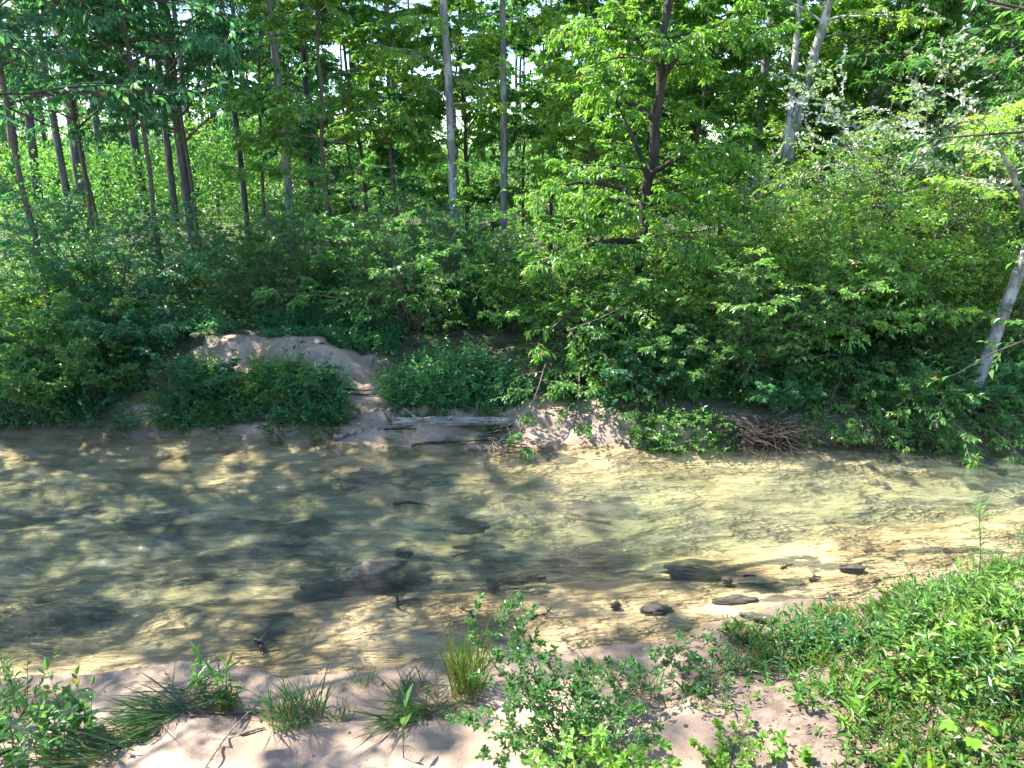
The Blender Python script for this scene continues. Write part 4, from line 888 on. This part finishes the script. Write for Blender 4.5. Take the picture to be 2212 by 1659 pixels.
for k, (px, py, h, lab) in enumerate([(160, 900, .3, 'drooping grass tuft at the left end of the bank'), (260, 920, .25, 'grass tuft over the waterline left of the small sand patch'), (360, 900, .3, 'grass tuft right of the small sand patch'), (470, 915, .3, 'grass tuft below the leafy clump of the left bank'), (540, 880, .35, 'grass tuft in the middle of the left bank slope'),
        (660, 880, .35, 'pale grass tuft near the bottom of the sandy path'), (700, 850, .3, 'grass tuft at the left rim of the sandy path'), (560, 790, .3, 'thin grass tuft on top of the sandy mound'), (830, 800, .3, 'grass tuft at the right rim of the sandy path top')]):
    clump(px, py, 170, h, 'grass' if k % 2 else 'grassdark', lab, 370 + k, .28, lean=(.1, -.4), tilt=.6, curl=.4, wid=.035, group='grass tufts on the left bank')
weed(620, 830, 26, .5, 'mid', .07, 'upright leafy weeds on the front of the sandy mound', 390, .4, 10, .35, tilt=.2)
weed(440, 820, 20, .5, 'mid', .08, 'upright weeds left of the sandy mound', 391, .35, 10, .4, tilt=.25)
weed(1300, 900, 14, .5, 'teal', .08, 'tall leafy weed rising at the top of the bare sand', 392, .25, 10, .4, tilt=.25)
# brush pile on the right and dead branches on the left
def brush(name, label, px, py, n, rx, h, seed, mat='wet', lean=(.0, 0), cat='brush pile'):
    p = ground_at(px, py); g = rs(seed); o = np.stack([g.normal(0, rx * .45, n), g.normal(0, .14, n), h * .7 * g.rand(n)], -1); az = g.rand(n) * 6.28
    d = np.stack([np.cos(az) + lean[0], .5 * np.sin(az) - .3, g.normal(-.1, .45, n)], -1); P = grow(g, o, d, .25 + .5 * g.rand(n), 6, .14, .07); mb = MB(); tubes(mb, P, .004 + .005 * g.rand(n), .0015, 4)
    ob = mb.build(name, BK[mat]); ob.location = tuple(p); return tag(ob, label, cat)
brush('brush_pile', 'tangled heap of dead twigs caught at the right water edge', 1640, 962, 460, .55, .42, 801, lean=(.2, 0))
brush('brush_pile', 'flat jumble of washed-up dead sticks in front of the log', 1060, 955, 60, .5, .07, 804, 'drift')
brush('brush_pile', 'dead twigs under the hollow right of the tangled heap', 1960, 965, 90, .8, .15, 802)
brush('brush_pile', 'dark dead branches under the shrubs at the left edge', 40, 880, 90, .7, .45, 803, 'drift')
for k, (pp, Y, r, lab, mat) in enumerate([([(1560, 960), (1700, 915), (1805, 880)], 10.15, .010, 'upper of two pale sticks slanting right from the brush heap', 'drift'),
                                         ([(1590, 952), (1700, 922), (1800, 898)], 10.1, .009, 'lower of two pale sticks slanting right from the brush heap', 'drift'),
                                         ([(1720, 935), (1755, 945), (1775, 970)], 10.0, .009, 'short curved stick bending to the water beside the heap', 'drift'),
                                         ([(1845, 915), (1900, 930), (1945, 918), (1985, 885)], 10.3, .012, 'thin vine sagging across the dark hollow', 'twig'),
                                         ([(0, 905), (35, 885), (90, 880), (140, 888)], 10.6, .018, 'pale bare branch curving out at the left edge', 'drift'),
                                         ([(0, 880), (50, 850), (95, 835)], 10.7, .012, 'thin bare branch above the curved one at the left edge', 'drift'),
                                         ([(1225, 715), (1290, 690), (1340, 665)], 10.8, .010, 'bare pale twig among the lower leaves of the forked tree', 'drift'),
                                         ([(780, 745), (830, 715), (870, 700)], 13.0, .012, 'bare stick leaning in the shade behind the mound', 'drift')]):
    logpiece('dead_branch', lab, [at(px, py, Y) for px, py in pp], r, r * .5, mat, 6, .15, 900 + k, 'branch', stub=3)
# rocks
rm, t, N, K, bs = newmat('rock'); f = noise(t, 7, 6, .65); K.new(mixc(t, f, (.03, .026, .02), (.13, .105, .075)), bs.inputs['Base Color']); bs.inputs['Roughness'].default_value = .55; bump(t, f, .8, .04, bs)
def rock(px, py, sx, sy, sz, seed, label, dz=0, rz=0):
    p = on_plane(px, py, 0) if hz(*on_plane(px, py, 0)[:2]) < .0 else ground_at(px, py); g = rs(seed); n, k = 32, 18; mb = MB(); U_, V_ = np.meshgrid(np.arange(n) / n * 2 * np.pi, np.linspace(0, np.pi, k))
    D = np.stack([np.cos(U_) * np.sin(V_), np.sin(U_) * np.sin(V_), np.cos(V_)], -1); r = 1 + 1.0 * (fbm(D[..., 0] * 1.7 + seed, D[..., 1] * 1.7 + D[..., 2] * 2, seed) - .5); q = np.sign(D) * np.abs(D) ** .92 * r[..., None] * [sx, sy, sz]
    I = np.arange(n * k).reshape(k, n); A = I[:-1]; mb.add(q.reshape(-1, 3), np.stack([A, np.roll(A, -1, 1), np.roll(I[1:], -1, 1), I[1:]], -1))
    o = mb.build('rock', rm, None, True); o.location = (p[0], p[1], p[2] + dz); o.rotation_euler = (0, 0, rz); return tag(o, label, 'rock')
rock(1120, 1238, .22, .08, .05, 10, 'flat dark slab under the bright shallows in the middle', -.05, .1)
rock(1490, 1228, .28, .07, .05, 11, 'long flat dark slab under the shallows right of the middle', -.045, -.15)
rock(1590, 1290, .22, .07, .05, 12, 'flat slab in the shallows off the tip of the right bank', -.035, .1)
rock(700, 1255, .28, .12, .07, 13, 'dark submerged slab left of the large rock', -.12, .2)
rock(1010, 1115, .25, .10, .07, 14, 'dark submerged slab in mid-creek', -.14, 0)
rock(800, 1225, .36, .19, .12, 1, 'large dark rock just breaking the water in the left half', -.095, .4)
rock(870, 1190, .10, .06, .05, 2, 'small dark rock behind the large one in the water', -.03)
rock(1420, 1312, .15, .075, .045, 3, 'flat brown rock in the shallows of the middle', -.03, .1)
rock(1645, 1340, .17, .08, .075, 4, 'mossy dark rock at the tip of the right bank', -.01, -.3)
rock(1330, 1305, .05, .03, .03, 5, 'small pebble left of the flat brown rock', -.015)
rock(1572, 1252, .055, .03, .035, 6, 'small stone in the shallows right of the middle', -.01)
rock(1840, 1225, .13, .05, .04, 7, 'pale flat stone in the shallows near the right bank', -.02, -.1)
rock(1065, 1250, .07, .09, .04, 8, 'dark stone under the surface in the middle', -.045)
rock(1170, 1245, .05, .03, .02, 9, 'little stone in the bright shallows', -.012)
